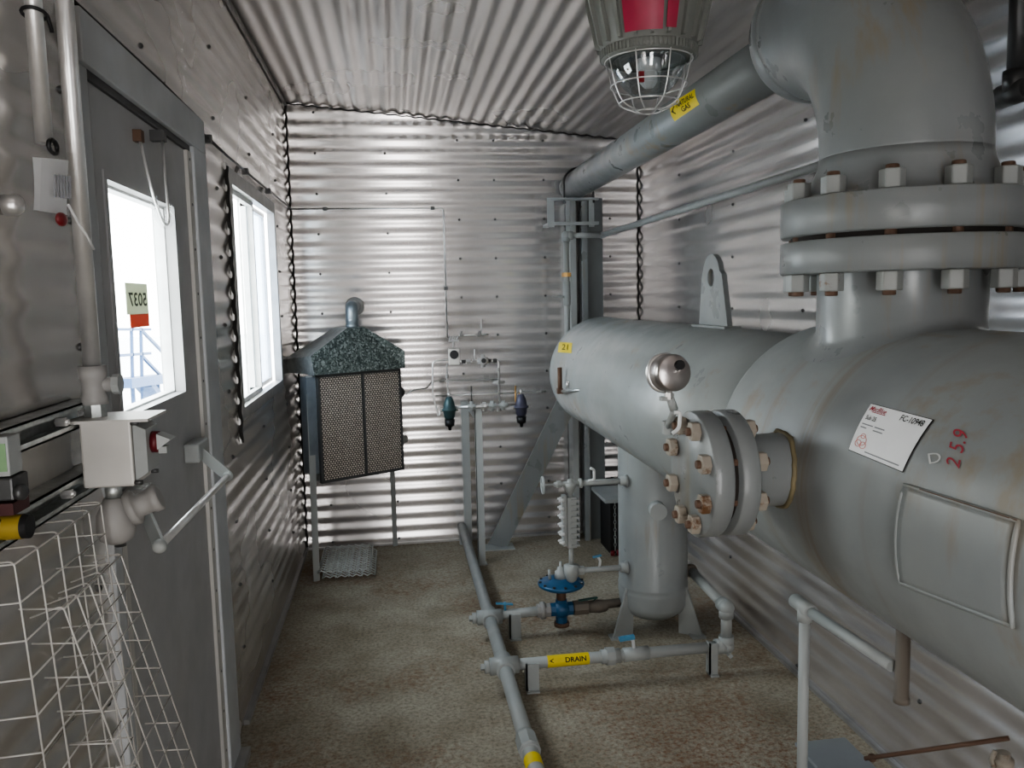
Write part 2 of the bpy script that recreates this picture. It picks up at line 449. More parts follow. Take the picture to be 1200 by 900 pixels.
DY0, DY1, DZ1 = 1.72, 2.60, 2.0          # door opening with frame
WY0, WY1, WZ0, WZ1 = 3.20, 4.27, 1.105, 1.935
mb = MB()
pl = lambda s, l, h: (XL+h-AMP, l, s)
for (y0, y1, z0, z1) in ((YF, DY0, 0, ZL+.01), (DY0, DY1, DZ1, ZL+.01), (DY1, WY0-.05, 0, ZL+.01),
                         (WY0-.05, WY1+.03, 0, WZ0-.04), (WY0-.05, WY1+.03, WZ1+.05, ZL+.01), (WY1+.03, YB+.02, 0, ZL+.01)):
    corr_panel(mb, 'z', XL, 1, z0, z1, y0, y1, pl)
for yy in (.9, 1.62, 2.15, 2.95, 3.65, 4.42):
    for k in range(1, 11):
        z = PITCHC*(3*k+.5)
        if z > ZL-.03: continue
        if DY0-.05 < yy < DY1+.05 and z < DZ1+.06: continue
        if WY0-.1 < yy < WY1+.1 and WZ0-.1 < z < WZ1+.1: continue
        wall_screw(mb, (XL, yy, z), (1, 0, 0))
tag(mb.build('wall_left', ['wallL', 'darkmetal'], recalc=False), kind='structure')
mb = MB()
corr_panel(mb, 'z', YB, -1, 0, 2.66, XL-.02, XR+.02, lambda s, l, h: (l, YB-h+AMP, s))
for xx in (-.42, -.02, .305+.10, .62, .92, 1.33):
    for k in range(0, 12):
        z = PITCHC*(3*k+.5) if xx < .3 else PITCHC*(3*k+1.5)
        if z < ceil_z(xx)-.03: wall_screw(mb, (xx, YB, z), (0, -1, 0))
tag(mb.build('wall_back', ['wall', 'darkmetal'], recalc=False), kind='structure')
mb = MB()
corr_panel(mb, 'z', XR, -1, 0, 2.5, YF, YB+.02, lambda s, l, h: (XR-h+AMP, l, s))
for yy in (.9, 1.55, 2.15, 2.9, 3.55, 4.25):
    for k in range(0, 12):
        z = PITCHC*(3*k+.5)
        if z < 2.38: wall_screw(mb, (XR, yy, z), (-1, 0, 0))
tag(mb.build('wall_right', ['wall', 'darkmetal'], recalc=False), kind='structure')
mb = MB()
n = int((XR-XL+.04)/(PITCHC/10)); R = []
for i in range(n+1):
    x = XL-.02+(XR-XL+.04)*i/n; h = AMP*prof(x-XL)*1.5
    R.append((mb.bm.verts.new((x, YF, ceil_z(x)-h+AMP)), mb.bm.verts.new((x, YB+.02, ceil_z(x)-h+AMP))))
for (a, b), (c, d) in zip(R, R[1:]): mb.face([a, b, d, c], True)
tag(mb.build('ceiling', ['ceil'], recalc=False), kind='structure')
mb = MB(); mb.box((XL-.03, YF, -.05), (XR+.03, YB+.03, 0))
tag(mb.build('floor', 'floor'), kind='structure')
# front wall behind the viewer with a wide open doorway
mb = MB()
mb.box((XL-.02, YF-.04, 0), (-.12, YF, 2.66)); mb.box((.40, YF-.04, 0), (XR+.02, YF, 2.66)); mb.box((-.12, YF-.04, 1.9), (.40, YF, 2.66))
tag(mb.build('wall_front', 'trim'), kind='structure')
# wiggly sealant in the corners
def bead(name, p, q, r=.005, wig=.0022, pit=PITCHC, d=(1, 0, 0)):
    p = Vector(p); q = Vector(q); L = (q-p).length; n = int(L/pit*6); d = Vector(d)
    mb = MB(); mb.tube([p+(q-p)*i/n+d*wig*math.cos(2*PI*i/6) for i in range(n+1)], r, 6)
    return tag(mb.build(name, 'seal'), kind='structure')
bead('trim_1', (XL+.006, YB-.004, 0), (XL+.006, YB-.004, ZL-.01), .006)
bead('trim_2', (XR-.006, YB-.004, 0), (XR-.006, YB-.004, ZR-.01), .0045, d=(-1, 0, 0))
bead('trim_3', (XL+.01, YB-.004, ZL-.008), (XR-.01, YB-.004, ZR-.008), .004, .003, d=(0, 0, 1))
mb = MB(); mb.box((XL, YF, ZL-.022), (XL+.012, YB-.01, ZL-.004))
tag(mb.build('trim_4', 'trim'), kind='structure')
mb = MB(); mb.box((XL-.005, 2.9, 0), (XL+.014, YB, .018)); mb.box((XL+.01, YB-.012, 0), (XR-.01, YB+.004, .012)); mb.box((XR-.012, YF, 0), (XR+.005, YB, .014))
tag(mb.build('baseboard_all', 'trim'), kind='structure')
bpy.data.objects['baseboard_all'].name = 'baseboard_back'

# ------------------------------------------------------------------ the door
GY0, GY1, GZ0, GZ1 = 1.815, 2.335, 1.262, 1.757
door = tag(empty('door_1', (XL, 2.1, 0)), kind='structure')
mb = MB()
x0, x1 = XL-.05, XL+.004
dy0, dy1, dz1 = 1.755, 2.52, 1.935
for a, b in (((x0, dy0, .03), (x1, GY0, dz1)), ((x0, GY1, .03), (x1, dy1, dz1)), ((x0, GY0, .03), (x1, GY1, GZ0)), ((x0, GY0, GZ1), (x1, GY1, dz1))):
    mb.box(a, b)
mb.build('door_leaf', 'door', door)
mb = MB()
for a, b in (((x1, GY0-.018, GZ0-.018), (x1+.004, GY0, GZ1+.018)), ((x1, GY1, GZ0-.018), (x1+.004, GY1+.018, GZ1+.018)), ((x1, GY0, GZ0-.018), (x1+.004, GY1, GZ0)), ((x1, GY0, GZ1), (x1+.004, GY1, GZ1+.018))):
    mb.box(a, b)
mb.build('glazing_bead', 'door', door)
mb = MB()
for a, b in (((x0+.004, GY1-.004, GZ0), (x0+.03, GY1, GZ1)), ((x0+.004, GY0, GZ1-.006), (x0+.03, GY1, GZ1)), ((x0+.004, GY0, GZ0), (x0+.03, GY1, GZ0+.005))): mb.box(a, b)
mb.build('glazing_reveal', 'white', door)
mb = MB(); mb.box((x0+.012, GY0, GZ0), (x0+.018, GY1, GZ1)); mb.build('glass_pane', 'glass', door)
mb = MB(); mb.box((x1-.003, dy1-.025, .04), (x1+.010, dy1+.022, dz1))
mb.mi = 1
for k in range(15): mb.lathe((x1+.009, dy1, .12+k*.128), (1, 0, 0), [(0, .005), (.002, .004), (.003, 0)], 8)
mb.build('edge_strip', ['jbox', 'darkmetal'], door)
mb = MB(); mb.box((x1-.002, dy0-.012, .04), (x1+.006, dy0+.012, 1.07)); mb.build('edge_strip', 'jbox', door)
mb = MB(); mb.box((XL-.06, dy0-.033, .02), (XL-.002, dy0-.001, dz1)); mb.build('weather_seal', 'black', door)
mb = MB()
fx = XL+.022
mb.box((XL-.06, DY1-.055, 0), (fx, DY1+.10, 1.9545)); mb.box((XL-.06, DY0-.035, 1.955), (fx, DY1+.10, 2.055)); mb.box((XL-.06, DY0-.035, 0), (XL+.012, DY0+.012, 1.9545))
mb.build('door_frame', 'doorframe', door, bevel=.003)
mb = MB(); mb.box((XL-.04, DY0, 1.937), (fx-.012, DY1-.056, 1.954)); mb.build('head_stop', 'darkmetal', door)  # stop coloured dark to paint in the shade of the gap above the door
mb = MB(); mb.box((XL-.10, DY0-.02, -.001), (fx+.03, DY1+.10, .028)); mb.build('threshold', 'trim', door)
# push bar on the door
A1 = W(165, 588, x=XL+.03); A2 = W(187, 640, x=XL+.115); B2 = W(267, 558, x=XL+.115); B1 = W(232, 528, x=XL+.03)
pb = MB(); pb.cyl(A2, B2, .0085); push = pb.build('push_bar', 'steel', door)
for a, b in ((A1, A2), (B1, B2)):
    m_ = MB(); m_.bar(a, b, .028, .007, (0, 1, 0)); m_.sph(b, .014); m_.build('lever_arm', 'greyl', door)
mb = MB(); mb.box((XL+.004, A1.y-.04, A1.z-.035), (XL+.05, A1.y+.03, A1.z+.035)); mb.build('lever_bracket', 'cast', door, bevel=.006)
mb = MB(); mb.box((XL+.004, B1.y-.05, B1.z-.026), (XL+.045, B1.y+.07, B1.z+.026)); mb.build('lever_bracket', 'greyl', door, bevel=.005)
# wiggly edge line above door and window = flashing wire
mb = MB()
pts = [(fx-.01, DY0-.035, 2.062), (fx-.005, 2.25, 2.06), (fx-.01, 2.70, 2.058)]
mb.tube(pts, .004, 6); mb.build('sealant_line', 'seal', door)
# retainer hanging in a loop at the door head
c = thing('door_spring_chain', W(178, 165, x=XL+.03), 'looped hold-open spring in a clear sleeve hanging at the door head', 'door chain')
p0 = W(163, 160, x=XL+.015); p1 = W(190, 163, x=XL+.03); lo = W(198, 262, x=XL+.05); lm = W(180, 230, x=XL+.04); rm = W(194, 215, x=XL+.04)
mb = MB(); mb.tube(fillet([p0, W(172, 200, x=XL+.03), lm, W(192, 264, x=XL+.05), W(199, 262, x=XL+.05), rm, p1], .03), .0035, 8); mb.build('chain', 'steel', c)
mb = MB(); mb.tube(fillet([lm, W(183, 250, x=XL+.045), W(192, 265, x=XL+.05), W(199, 262, x=XL+.05), W(197, 240, x=XL+.045)], .02), .009, 10); mb.build('clear_sleeve', 'bag', c)
mb = MB(); mb.box(p0-Vector((.014, .012, .012)), p0+Vector((.008, .012, .014))); mb.build('hook_plate', 'rust', c)
mb = MB(); mb.box(p1-Vector((.03, .012, .006)), p1+Vector((.008, .012, .020))); mb.build('hook_plate', 'darkmetal', c)
# number plate seen from behind, on the glass
sg = thing('number_sign', W(160, 357, x=XL-.031), 'small cream sign on the door glass with reversed number over orange block', 'sign')
TLs, BRs = W(147, 331, x=XL-.031), W(172, 382, x=XL-.031)
y0s, y1s = TLs.y, W(174, 357, x=XL-.031).y; z1s, z0s = TLs.z, W(160, 384, x=XL-.031).z; zm = z0s+(z1s-z0s)*.30
mb = MB(); mb.box((XL-.0335, y0s, zm), (XL-.0315, y1s, z1s)); mb.build('number_panel', 'cream', sg)
mb = MB(); mb.box((XL-.0335, y0s+(y1s-y0s)*.12, z0s), (XL-.0315, y1s, zm)); mb.build('lower_panel', 'orange', sg)
vs, fs = text_tris('5037', 0, .02)
mb = MB(); V = [mb.bm.verts.new((XL-.0308, y1s-(.08+.84*a)*(y1s-y0s), zm+(.25+.45*b)*(z1s-zm))) for a, b in vs]
for f in fs: mb.face([V[i] for i in f])
mb.build('digits', 'ink', sg)

# ------------------------------------------------------------------ the window
win = tag(empty('window_1', (XL, 3.7, 1.1)), kind='structure')
mb = MB()
for a, b in (((XL-.03, WY0-.05, WZ0-.045), (XL+.006, WY0, WZ1+.055)), ((XL-.03, WY1, WZ0-.045), (XL+.006, WY1+.035, WZ1+.055)),
             ((XL-.03, WY0, WZ1), (XL+.006, WY1, WZ1+.055)), ((XL-.03, WY0, WZ0-.045), (XL+.006, WY1, WZ0))): mb.box(a, b)
mb.build('window_frame', 'trim', win)
ym = W(298, 300, x=XL-.02).y
mb = MB()
def sash(mb, ya, yb, xx):
    for a, b in (((xx-.012, ya, WZ0), (xx+.012, ya+.022, WZ1)), ((xx-.012, yb-.022, WZ0), (xx+.012, yb, WZ1)), ((xx-.012, ya, WZ0), (xx+.012, yb, WZ0+.02)), ((xx-.012, ya, WZ1-.02), (xx+.012, yb, WZ1))): mb.box(a, b)
sash(mb, WY0, ym+.02, XL-.03); sa1 = mb.build('window_sash', 'white', win)
mb = MB(); sash(mb, ym-.02, WY1, XL-.055); sa2 = mb.build('window_sash', 'white', win)
mb = MB(); mb.box((XL-.033, WY0+.02, WZ0), (XL-.029, ym, WZ1)); mb.build('window_pane', 'glass', sa1)
mb = MB(); mb.box((XL-.058, ym, WZ0), (XL-.054, WY1-.02, WZ1)); mb.build('window_pane', 'glassb', sa2)
mb = MB(); mb.box((XL-.034, WY0+.17, WZ0), (XL-.026, WY0+.175, WZ1)); mb.box((XL-.034, WY0+.30, WZ0), (XL-.026, WY0+.303, WZ1)); mb.build('glazing_bar', 'galv', win)
mb = MB(); mb.tube([(XL+.004, WY0-.085+.010*math.cos(2*PI*i/6), .985+i*PITCHC/6) for i in range(int(1.02/PITCHC*6))], .007, 6); mb.build('profile_closure', 'seal', win)
mb = MB(); mb.box((XL-.004, WY0-.085, .98), (XL+.003, WY0-.05, 2.0)); mb.build('flashing', 'trim', win)

# ------------------------------------------------------------------ outdoors
mb = MB(); mb.box((-60, -30, -.75), (XL-.3, 60, -.70)); tag(mb.build('ground', 'ground'), kind='structure')
st = thing('outdoor_stairs', (-5.2, 14, -.7), 'blue steel stair platform with railings outside beyond the door glass', 'stairs')
XS = -4.6
def S(px, py): return W(px, py, x=XS)
mb = MB()
for a, b, w in (((132, 386), (176, 386), .05), ((135, 417), (176, 414), .05)): mb.bar(S(*a), S(*b), w, w)
mb.build('guard_rail', 'outblue', st)
for px in (154, 165):
    mb = MB(); mb.bar(S(px, 384), S(px+2, 470), .05, .05); mb.build('rail_post', 'outblue', st)
for a, b in (((165, 386), (190, 412)), ((166, 417), (190, 442))):
    mb = MB(); mb.bar(S(*a), S(*b), .05, .05); mb.build('stair_rail', 'outblue', st)
mb = MB(); mb.bar(S(136, 450), S(194, 443), .5, .16); mb.build('platform', 'outblue', st)
mb = MB(); mb.bar(S(168, 450), S(190, 475), .3, .12); mb.build('stair_stringer', 'outblue', st)
for px in (155, 185):
    q = S(px, 449); mb = MB(); mb.bar(q, (q.x, q.y, -.7), .06, .06); mb.build('platform_leg', 'outblue', st)

# ================================================================== LEFT WALL EQUIPMENT
xc = XL+.055
def clamp_ring(mb, c, r, w=.02, wallx=XL): mb.cyl(c-Vector((0, 0, w/2)), c+Vector((0, 0, w/2)), r+.003); mb.box((wallx, c.y-.006, c.z-w/2), (c.x, c.y+.006, c.z+w/2))
cp = W(108, 430, x=xc)
CY = cp.y
cd = thing('conduit', (xc, CY, cp.z), 'long bare metal conduit rising beside the door frame from a rusty fitting', 'conduit', 'conduits beside the door')
mb = MB(); mb.cyl((xc, CY, cp.z-.01), (xc, CY, ceil_z(xc)-.012), .0145, seg=24); mb.build('pipe', 'steel', cd)
fz = W(110, 482, x=xc).z
mb = MB(); mb.lathe((xc, CY, fz+.012), (0, 0, 1), [(0, .017), (0, .022), (.012, .022), (.02, .019), (cp.z-fz-.035, .019), (cp.z-fz-.03, .023), (cp.z-fz-.01, .023), (cp.z-fz-.01, .015)], 20)
mb.cyl((xc, CY, fz+.045), (xc+.035, CY+.01, fz+.045), .013); mb.build('seal_fitting', 'cast', cd)
mb = MB(); mb.cyl((xc+.03, CY+.01, fz+.045), (xc+.042, CY+.01, fz+.045), .018, seg=8, smooth=False); mb.build('filling_plug', 'greyl', cd)
mb = MB(); mb.cyl((xc, CY, fz-.012), (xc, CY, fz+.014), .019, seg=8, smooth=False); mb.build('hub_nut', 'galv', cd)
# short conduit
s0, s1 = W(40, 0, x=xc), W(52, 168, x=xc)
SY = s1.y
sc = thing('conduit', (xc, SY, s1.z), 'short bare metal conduit with a black tie, left of the long one', 'conduit', 'conduits beside the door')
mb = MB(); mb.cyl((xc, SY, s1.z), (xc, SY, ceil_z(xc)-.012), .0125, seg=20); mb.build('pipe', 'steel', sc)
mb = MB(); t = W(40, 16, x=xc); mb.tube([(xc+math.cos(a)*.017, SY+math.sin(a)*.017, t.z-.004*math.sin(a)) for a in [2*PI*k/14 for k in range(14)]], .0028, 6, closed=True)
mb.tube([(xc+.016, SY+.006, t.z), (xc+.012, SY+.03, t.z-.012), (xc+.012, SY+.032, t.z-.018)], .0032, 6); mb.build('cable_tie', 'black', sc)
fcp = W(30, 240, x=XL+.03)
mb = MB(); mb.lathe((XL, fcp.y, fcp.z), (1, 0, 0), [(0, .016), (.018, .016), (.024, .012), (.028, .0)], 20); mb.build('round_boss', 'steel', sc)
# paper tag in a sleeve
tg = thing('inspection_tag', W(60, 183, x=xc+.02), 'white paper tag in a clear plastic sleeve hung from the short conduit', 'tag')
Q = [W(*p, x=xc+.022) for p in ((38, 184), (80, 188), (82, 252), (36, 246))]
mb = MB(); n_ = 8; G = []
for i in range(n_+1):
    row = []
    for j in range(n_+1):
        u, v = i/n_, j/n_; p = (Q[0]*(1-u)+Q[1]*u)*(1-v)+(Q[3]*(1-u)+Q[2]*u)*v
        row.append(mb.bm.verts.new(p+Vector((.004*math.sin(3*u+2*v), 0, 0))))
    G.append(row)
for i in range(n_):
    for j in range(n_): mb.face([G[i][j], G[i+1][j], G[i+1][j+1], G[i][j+1]], True)
mb.build('paper', 'paper', tg)
mb = MB()
for k in range(6):
    u = .42+.085*k
    a = (Q[0]*(1-u)+Q[1]*u); b = (Q[3]*(1-u)+Q[2]*u); a, b = a*.7+b*.3, a*.28+b*.72
    mb.bar(a+Vector((.009, 0, 0)), b+Vector((.009, 0, 0)), .0015, .003, (1, 0, 0))
mb.build('printed_lines', 'grey ink', tg)
mb = MB(); ex = Vector((.012, 0, 0)); up = Vector((0, .004, .012))
mb.face([mb.bm.verts.new(p) for p in (Q[0]+ex+up, Q[1]+ex+Vector((0, .006, .012)), Q[2]+ex+Vector((0, .006, -.014)), Q[3]+ex-up)]); mb.build('plastic_sleeve', 'bag', tg)
mb = MB(); a = W(62, 172, x=xc+.02); mb.tube([a+Vector((0, .016*math.cos(t), .010*math.sin(t))) for t in [2*PI*k/12 for k in range(12)]], .0035, 6, closed=True); mb.build('cable_tie', 'black', tg)
rd = W(72, 257, x=xc+.03)
mb = MB(); mb.sph(rd, .014, .5, 1.2, .75); mb.build('red_seal', 'red', tg)
mb = MB(); mb.tube(fillet([W(80, 240, x=xc+.02), W(92, 262, x=xc+.02), W(102, 276, x=xc+.02), W(110, 292, x=xc+.015)], .01), .0022, 6)
tag(mb.build('string', 'paper'), 'thin pale string trailing across the long conduit', 'string')
# strut channels
def strut(label, z):
    t = thing('strut_channel', (XL+.02, .9, z), label, 'rail', 'strut rails on the left wall')
    mb = MB()
    X0, X1, h = XL, XL+.040, .0205
    mb.box((X0, .55, z-h), (X0+.003, CY+.06, z+h)); mb.box((X0, .55, z-h), (X1, CY+.06, z-h+.003)); mb.box((X0, .55, z+h-.003), (X1, CY+.06, z+h))
    mb.box((X1-.003, .55, z-h), (X1, CY+.06, z-h+.010)); mb.box((X1-.003, .55, z+h-.010), (X1, CY+.06, z+h))
    mb.build('rail', 'galv', t)
    mb = MB(); mb.hexn((X1-.012, CY-.10, z), (X1+.004, CY-.10, z), .008); mb.cyl((X1, CY-.10, z), (X1+.008, CY-.10, z), .004); mb.build('bolt', 'steel', t)
    return t
zr1 = W(60, 500, x=XL+.04).z; zr2 = W(60, 592, x=XL+.04).z
strut('upper of two metal strut rails on the wall left of the box', zr1)
strut('lower of two metal strut rails on the wall left of the box', zr2)
mb = MB(); mb.box((XL+.0005, .55, zr2-.02), (XL+.0025, CY+.02, zr1+.02)); tag(mb.build('backing_plate', 'jbox'), 'smooth pale metal sheet on the wall between the two strut rails', 'plate')
# switch box
bxc = Vector((xc+.025, CY, 0)); bz0 = W(105, 570, x=xc).z-.004; bz1 = fz-.012
jb = thing('junction_box', (bxc.x, CY, bz0), 'square light grey switch box on conduit beside the door', 'junction box')
# its big face looks at the viewer; the cover looks along the wall into the room
bx0, bx1 = XL+.045, XL+.128
mb = MB(); mb.box((bx0, CY-.055, bz0), (bx1, CY+.050, bz1)); mb.build('box_body', 'jbox', jb, bevel=.004)
mb = MB(); mb.box((bx0-.02, CY-.06, bz1-.003), (bx1+.030, CY+.056, bz1+.002)); mb.build('top_flange', 'jbox', jb)
mb = MB()
mb.loft([[(bx1+.001, CY-.048, bz0+.008), (bx1+.001, CY+.044, bz0+.008), (bx1+.001, CY+.044, bz1-.008), (bx1+.001, CY-.048, bz1-.008)],
         [(bx1+.018, CY-.036, bz0+.02), (bx1+.018, CY+.034, bz0+.02), (bx1+.018, CY+.034, bz1-.02), (bx1+.018, CY-.036, bz1-.02)]], False)
mb.box((bx1+.012, CY-.036, bz0+.02), (bx1+.0181, CY+.034, bz1-.02)); mb.build('cover', 'greyl', jb)
zc = (bz0+bz1)/2+.01
mb = MB(); mb.cyl((bx1+.018, CY, zc), (bx1+.030, CY, zc), .019); mb.build('switch_collar', mat_plain('dark red plastic', (.13, .012, .018), .4), jb)
mb = MB(); mb.prism([(bx1+.03, CY-.018, zc-.012), (bx1+.03, CY-.018, zc+.016), (bx1+.052, CY-.012, zc+.004)], (0, .036, 0)); mb.box((bx1+.03, CY-.01, zc-.02), (bx1+.044, CY+.01, zc-.008)); mb.build('switch_lever', 'greyl', jb)
for sy in (-.05, .046):
    for sz in (bz0+.006, bz1-.006):
        mb = MB(); mb.cyl((bx1-.002, CY+sy, sz), (bx1+.012, CY+sy, sz), .004, seg=8); mb.build('screw', 'darkmetal', jb)
# conduit outlet body below the box
zt = bz0-.001
mb = MB(); mb.cyl((bxc.x-.005, CY, zt-.03), (bxc.x-.005, CY, zt), .014); mb.build('nipple', 'galv', jb)
mb = MB(); mb.lathe((bxc.x-.005, CY, zt-.028), (0, 0, -1), [(0, .017), (.012, .022), (.03, .031), (.06, .033), (.075, .028), (.082, .018), (.085, 0)], 24)
cb = Vector((bxc.x-.005, CY, zt-.062))
ob_ = mb.build('outlet_body', 'cast', jb)
mb = MB(); mb.lathe(cb+Vector((.024, .0, .01)), (.93, .1, .35), [(0, .030), (.012, .032), (.014, .028), (.018, .021), (.04, .021), (.042, .024), (.055, .024), (.056, .018)], 24); mb.build('side_hub', 'cast', ob_)
mb = MB(); mb.cyl(cb+Vector((.005, 0, -.04)), cb+Vector((.005, 0, -.055)), .010); mb.build('drain_plug', 'darkmetal', ob_)

# wire document basket
wb = thing('wire_basket', (XL+.03, 1.3, .6), 'galvanised wire basket hanging below the strut rails left of the door', 'wire basket')
ys = [1.12, 1.19, 1.26, 1.325, 1.385, 1.44]
mb = MB(); wr = .0013
for y in ys:
    mb.tube(fillet([(XL-.002, y, 1.168), (XL+.078, y, 1.172), (XL+.115, y, .52)], .008, 3), wr, 6)
for k in range(11):
    z = 1.168-.052*k; x = XL+.078+.037*(1.172-z)/.652
    mb.tube([(XL-.002, ys[0], z-.004), (x, ys[0], z)], wr, 6)
    mb.tube([(x, ys[0], z), (x, ys[-1], z)], wr, 6)
    mb.tube([(x, ys[-1], z), (XL-.002, ys[-1]+.004, z-.004)], wr, 6)
mb.tube([(XL+.012, ys[0], 1.17), (XL+.012, ys[-1], 1.17)], wr, 6); mb.tube([(XL+.012, ys[0], .8), (XL+.012, ys[-1], .8)], wr, 6)
mb.build('inner_basket', 'jbox', wb)
mb = MB()
ys2 = [1.215, 1.265, 1.315, 1.365, 1.415, 1.465]
for y in ys2:
    mb.tube(fillet([(XL+.05, y, 1.06), (XL+.095, y, 1.075), (XL+.215, y, .60)], .008, 3), wr, 6)
for k in range(9):
    z = 1.07-.052*k; x = XL+.095+.12*(1.075-z)/.475
    mb.tube([(x, ys2[0], z), (x, ys2[-1], z)], wr, 6)
    mb.tube([(x, ys2[-1], z), (x-.06, ys2[-1], z+.004)], wr, 6)
    mb.tube([(x, ys2[0], z), (x-.06, ys2[0], z+.004)], wr, 6)
mb.build('outer_basket', 'jbox', wb)
# bits at the left picture edge
gd = thing('gas_detector', (XL, 1.17, 1.2), 'dark instrument head with a round knob at the left edge', 'detector')
GYd = 1.17
def G(px, py): return W(px, py, y=GYd)
def gbox(a, b, d=.05):
    p, q = G(*a), G(*b); return (XL+.001, GYd, min(p.z, q.z)), (q.x, GYd+d, max(p.z, q.z))
mb = MB(); mb.box(*gbox((0, 588), (14, 560))); mb.build('housing', 'darkmetal', gd, bevel=.003)
mb = MB(); mb.box(*gbox((0, 559), (8, 512), .04)); mb.build('display', 'greyl', gd, bevel=.002)
a_, b_ = G(0, 553), G(6, 520)
mb = MB(); mb.box((XL+.001, GYd-.001, a_.z), (b_.x, GYd+.001, b_.z)); mb.build('green_label', mat_plain('green label', (.22, .36, .19), .5), gd)
kb = G(27, 576)
mb = MB(); mb.cyl((G(10, 576).x, GYd+.02, kb.z), kb, .004); mb.lathe(kb-Vector((.008, 0, 0)), (1, -.3, 0), [(0, .006), (.003, .011), (.010, .011), (.013, .007), (.013, 0)], 20); mb.build('knob', 'darkmetal', gd)
mb = MB(); mb.box(*gbox((0, 605), (15, 590))); mb.build('red_block', mat_plain('dark red block', (.07, .02, .02), .5), gd)
yc = G(14, 622)
yt = thing('sensor_tube', (XL, yc.y, yc.z), 'yellow banded black tube at the left edge above the wire basket', 'sensor')
ye_, yy_ = G(28, 622), G(20, 622)
mb = MB(); mb.cyl((XL+.001, GYd+.02, yc.z), (ye_.x, GYd+.02, yc.z), .0165, seg=24); mb.build('tube', 'black', yt)
mb = MB(); mb.lathe((XL+.001, GYd+.02, yc.z), (1, 0, 0), [(0, .0172), (yy_.x-XL-.001, .0172)], 24, caps=False); mb.build('yellow_band', mat_plain('dusty yellow band', (.36, .25, .03), .5), yt)

# ================================================================== VESSEL
VX, VZ, VR = 1.09, 1.092, .289          # far shell
NX, NZ, NR = 1.09, 1.112, .306          # near, wider shell
vs_ = thing('gas_scrubber', (VX, 3.44, 0), 'big grey horizontal pressure vessel with a drip leg standing on the floor', 'pressure vessel')
def ring(y, cx, cz, r, n=72): return [(cx+r*math.cos(2*PI*k/n), y, cz+r*math.sin(2*PI*k/n)) for k in range(n)]
YH = 4.24
mb = MB()
rings = []
for k in range(0, 13):                  # dished far head
    a = PI/2*k/12; rings.append(ring(YH+.15*math.cos(a), VX, VZ, max(VR*math.sin(a), .002)))
rings += [ring(YH-.006, VX, VZ, VR), ring(YH-.010, VX, VZ, VR+.003), ring(YH-.022, VX, VZ, VR+.003), ring(YH-.026, VX, VZ, VR)]
mb.loft(rings); mb.build('far_head', 'vessel', vs_)
mb = MB(); mb.loft([ring(YH-.026, VX, VZ, VR), ring(3.2, VX, VZ, VR), ring(1.93, VX, VZ, VR), ring(1.89, VX, VZ+.01, VR*.8), ring(1.88, VX, VZ+.01, .003)]); mb.build('far_shell', 'vessel', vs_)
mb = MB()
YS = 1.90
rg = []
for k in range(0, 9):
    a = PI/2*k/8; rg.append(ring(YS+.06*math.cos(a), NX, NZ-.012*math.cos(a), NR-.036+.036*math.sin(a)))
rg += [ring(1.5, NX, NZ, NR), ring(.55, NX, NZ, NR)]
for k in range(1, 7):
    a = PI/2*k/6; rg.append(ring(.55-.15*math.sin(a), NX, NZ, max(NR*math.cos(a), .002)))
mb.loft(rg); mb.build('near_shell', 'vesselnear', vs_)
# top nozzle neck
TX, TY, TR = 1.09, 1.66, .170
def saddle(cx, cy, rn, n=64, up=0):
    return [(cx+rn*math.cos(2*PI*k/n), cy+rn*math.sin(2*PI*k/n), NZ+math.sqrt(max(NR**2-(rn*math.cos(2*PI*k/n))**2, 0))+up) for k in range(n)]
ZF0, ZF1, ZG, ZF2 = 1.534, 1.602, 1.613, 1.690
mb = MB()
mb.loft([saddle(TX, TY, TR+.030, up=.000), saddle(TX, TY, TR+.016, up=.004), saddle(TX, TY, TR+.006, up=.012), saddle(TX, TY, TR, up=.024),
         [(TX+TR*math.cos(2*PI*k/64), TY+TR*math.sin(2*PI*k/64), 1.50) for k in range(64)],
         [(TX+TR*math.cos(2*PI*k/64), TY+TR*math.sin(2*PI*k/64), 1.54) for k in range(64)]])
mb.build('top_nozzle', 'grey', vs_)
FR = .249
def flange_prof(z0, z1): return [(z0, 0), (z0, FR-.003), (z0+.003, FR), (z1-.003, FR), (z1, FR-.003), (z1, 0)]
mb = MB(); mb.lathe((TX, TY, 0), (0, 0, 1), flange_prof(ZF0, ZF1), 72); mb.build('top_nozzle_flange', 'grey', vs_)
# drip leg
LX, LY, LR = 1.105, 3.45, .152
mb = MB(); n_ = 48
def c2(z, r): return [(LX+r*math.cos(2*PI*k/n_), LY+r*math.sin(2*PI*k/n_), z) for k in range(n_)]
mb.loft([c2(.055, .004), c2(.062, .06), c2(.075, .10), c2(.10, .135), c2(.13, LR-.002), c2(.17, LR), c2(.185, LR+.003), c2(.195, LR+.003), c2(.205, LR), c2(.212, LR+.003), c2(.222, LR+.003), c2(.23, LR), c2(.9, LR)])
mb.build('drip_leg', 'vessel', vs_)
for a in (PI*1.12, PI*1.78, PI*.45):
    d = Vector((math.cos(a), math.sin(a), 0)); nrm = Vector((-d.y, d.x, 0))
    o = Vector((LX, LY, 0)); mb = MB()
    mb.prism([o+d*.12+Vector((0, 0, .17)), o+d*(LR+.002)+Vector((0, 0, .22)), o+d*.225+Vector((0, 0, .012)), o+d*.225, o+d*.12], nrm*.010)
    mb.box(o+d*.205-Vector((.03, .03, 0)), o+d*.205+Vector((.03, .03, .008))); mb.build('foot_gusset', 'greyd', vs_)
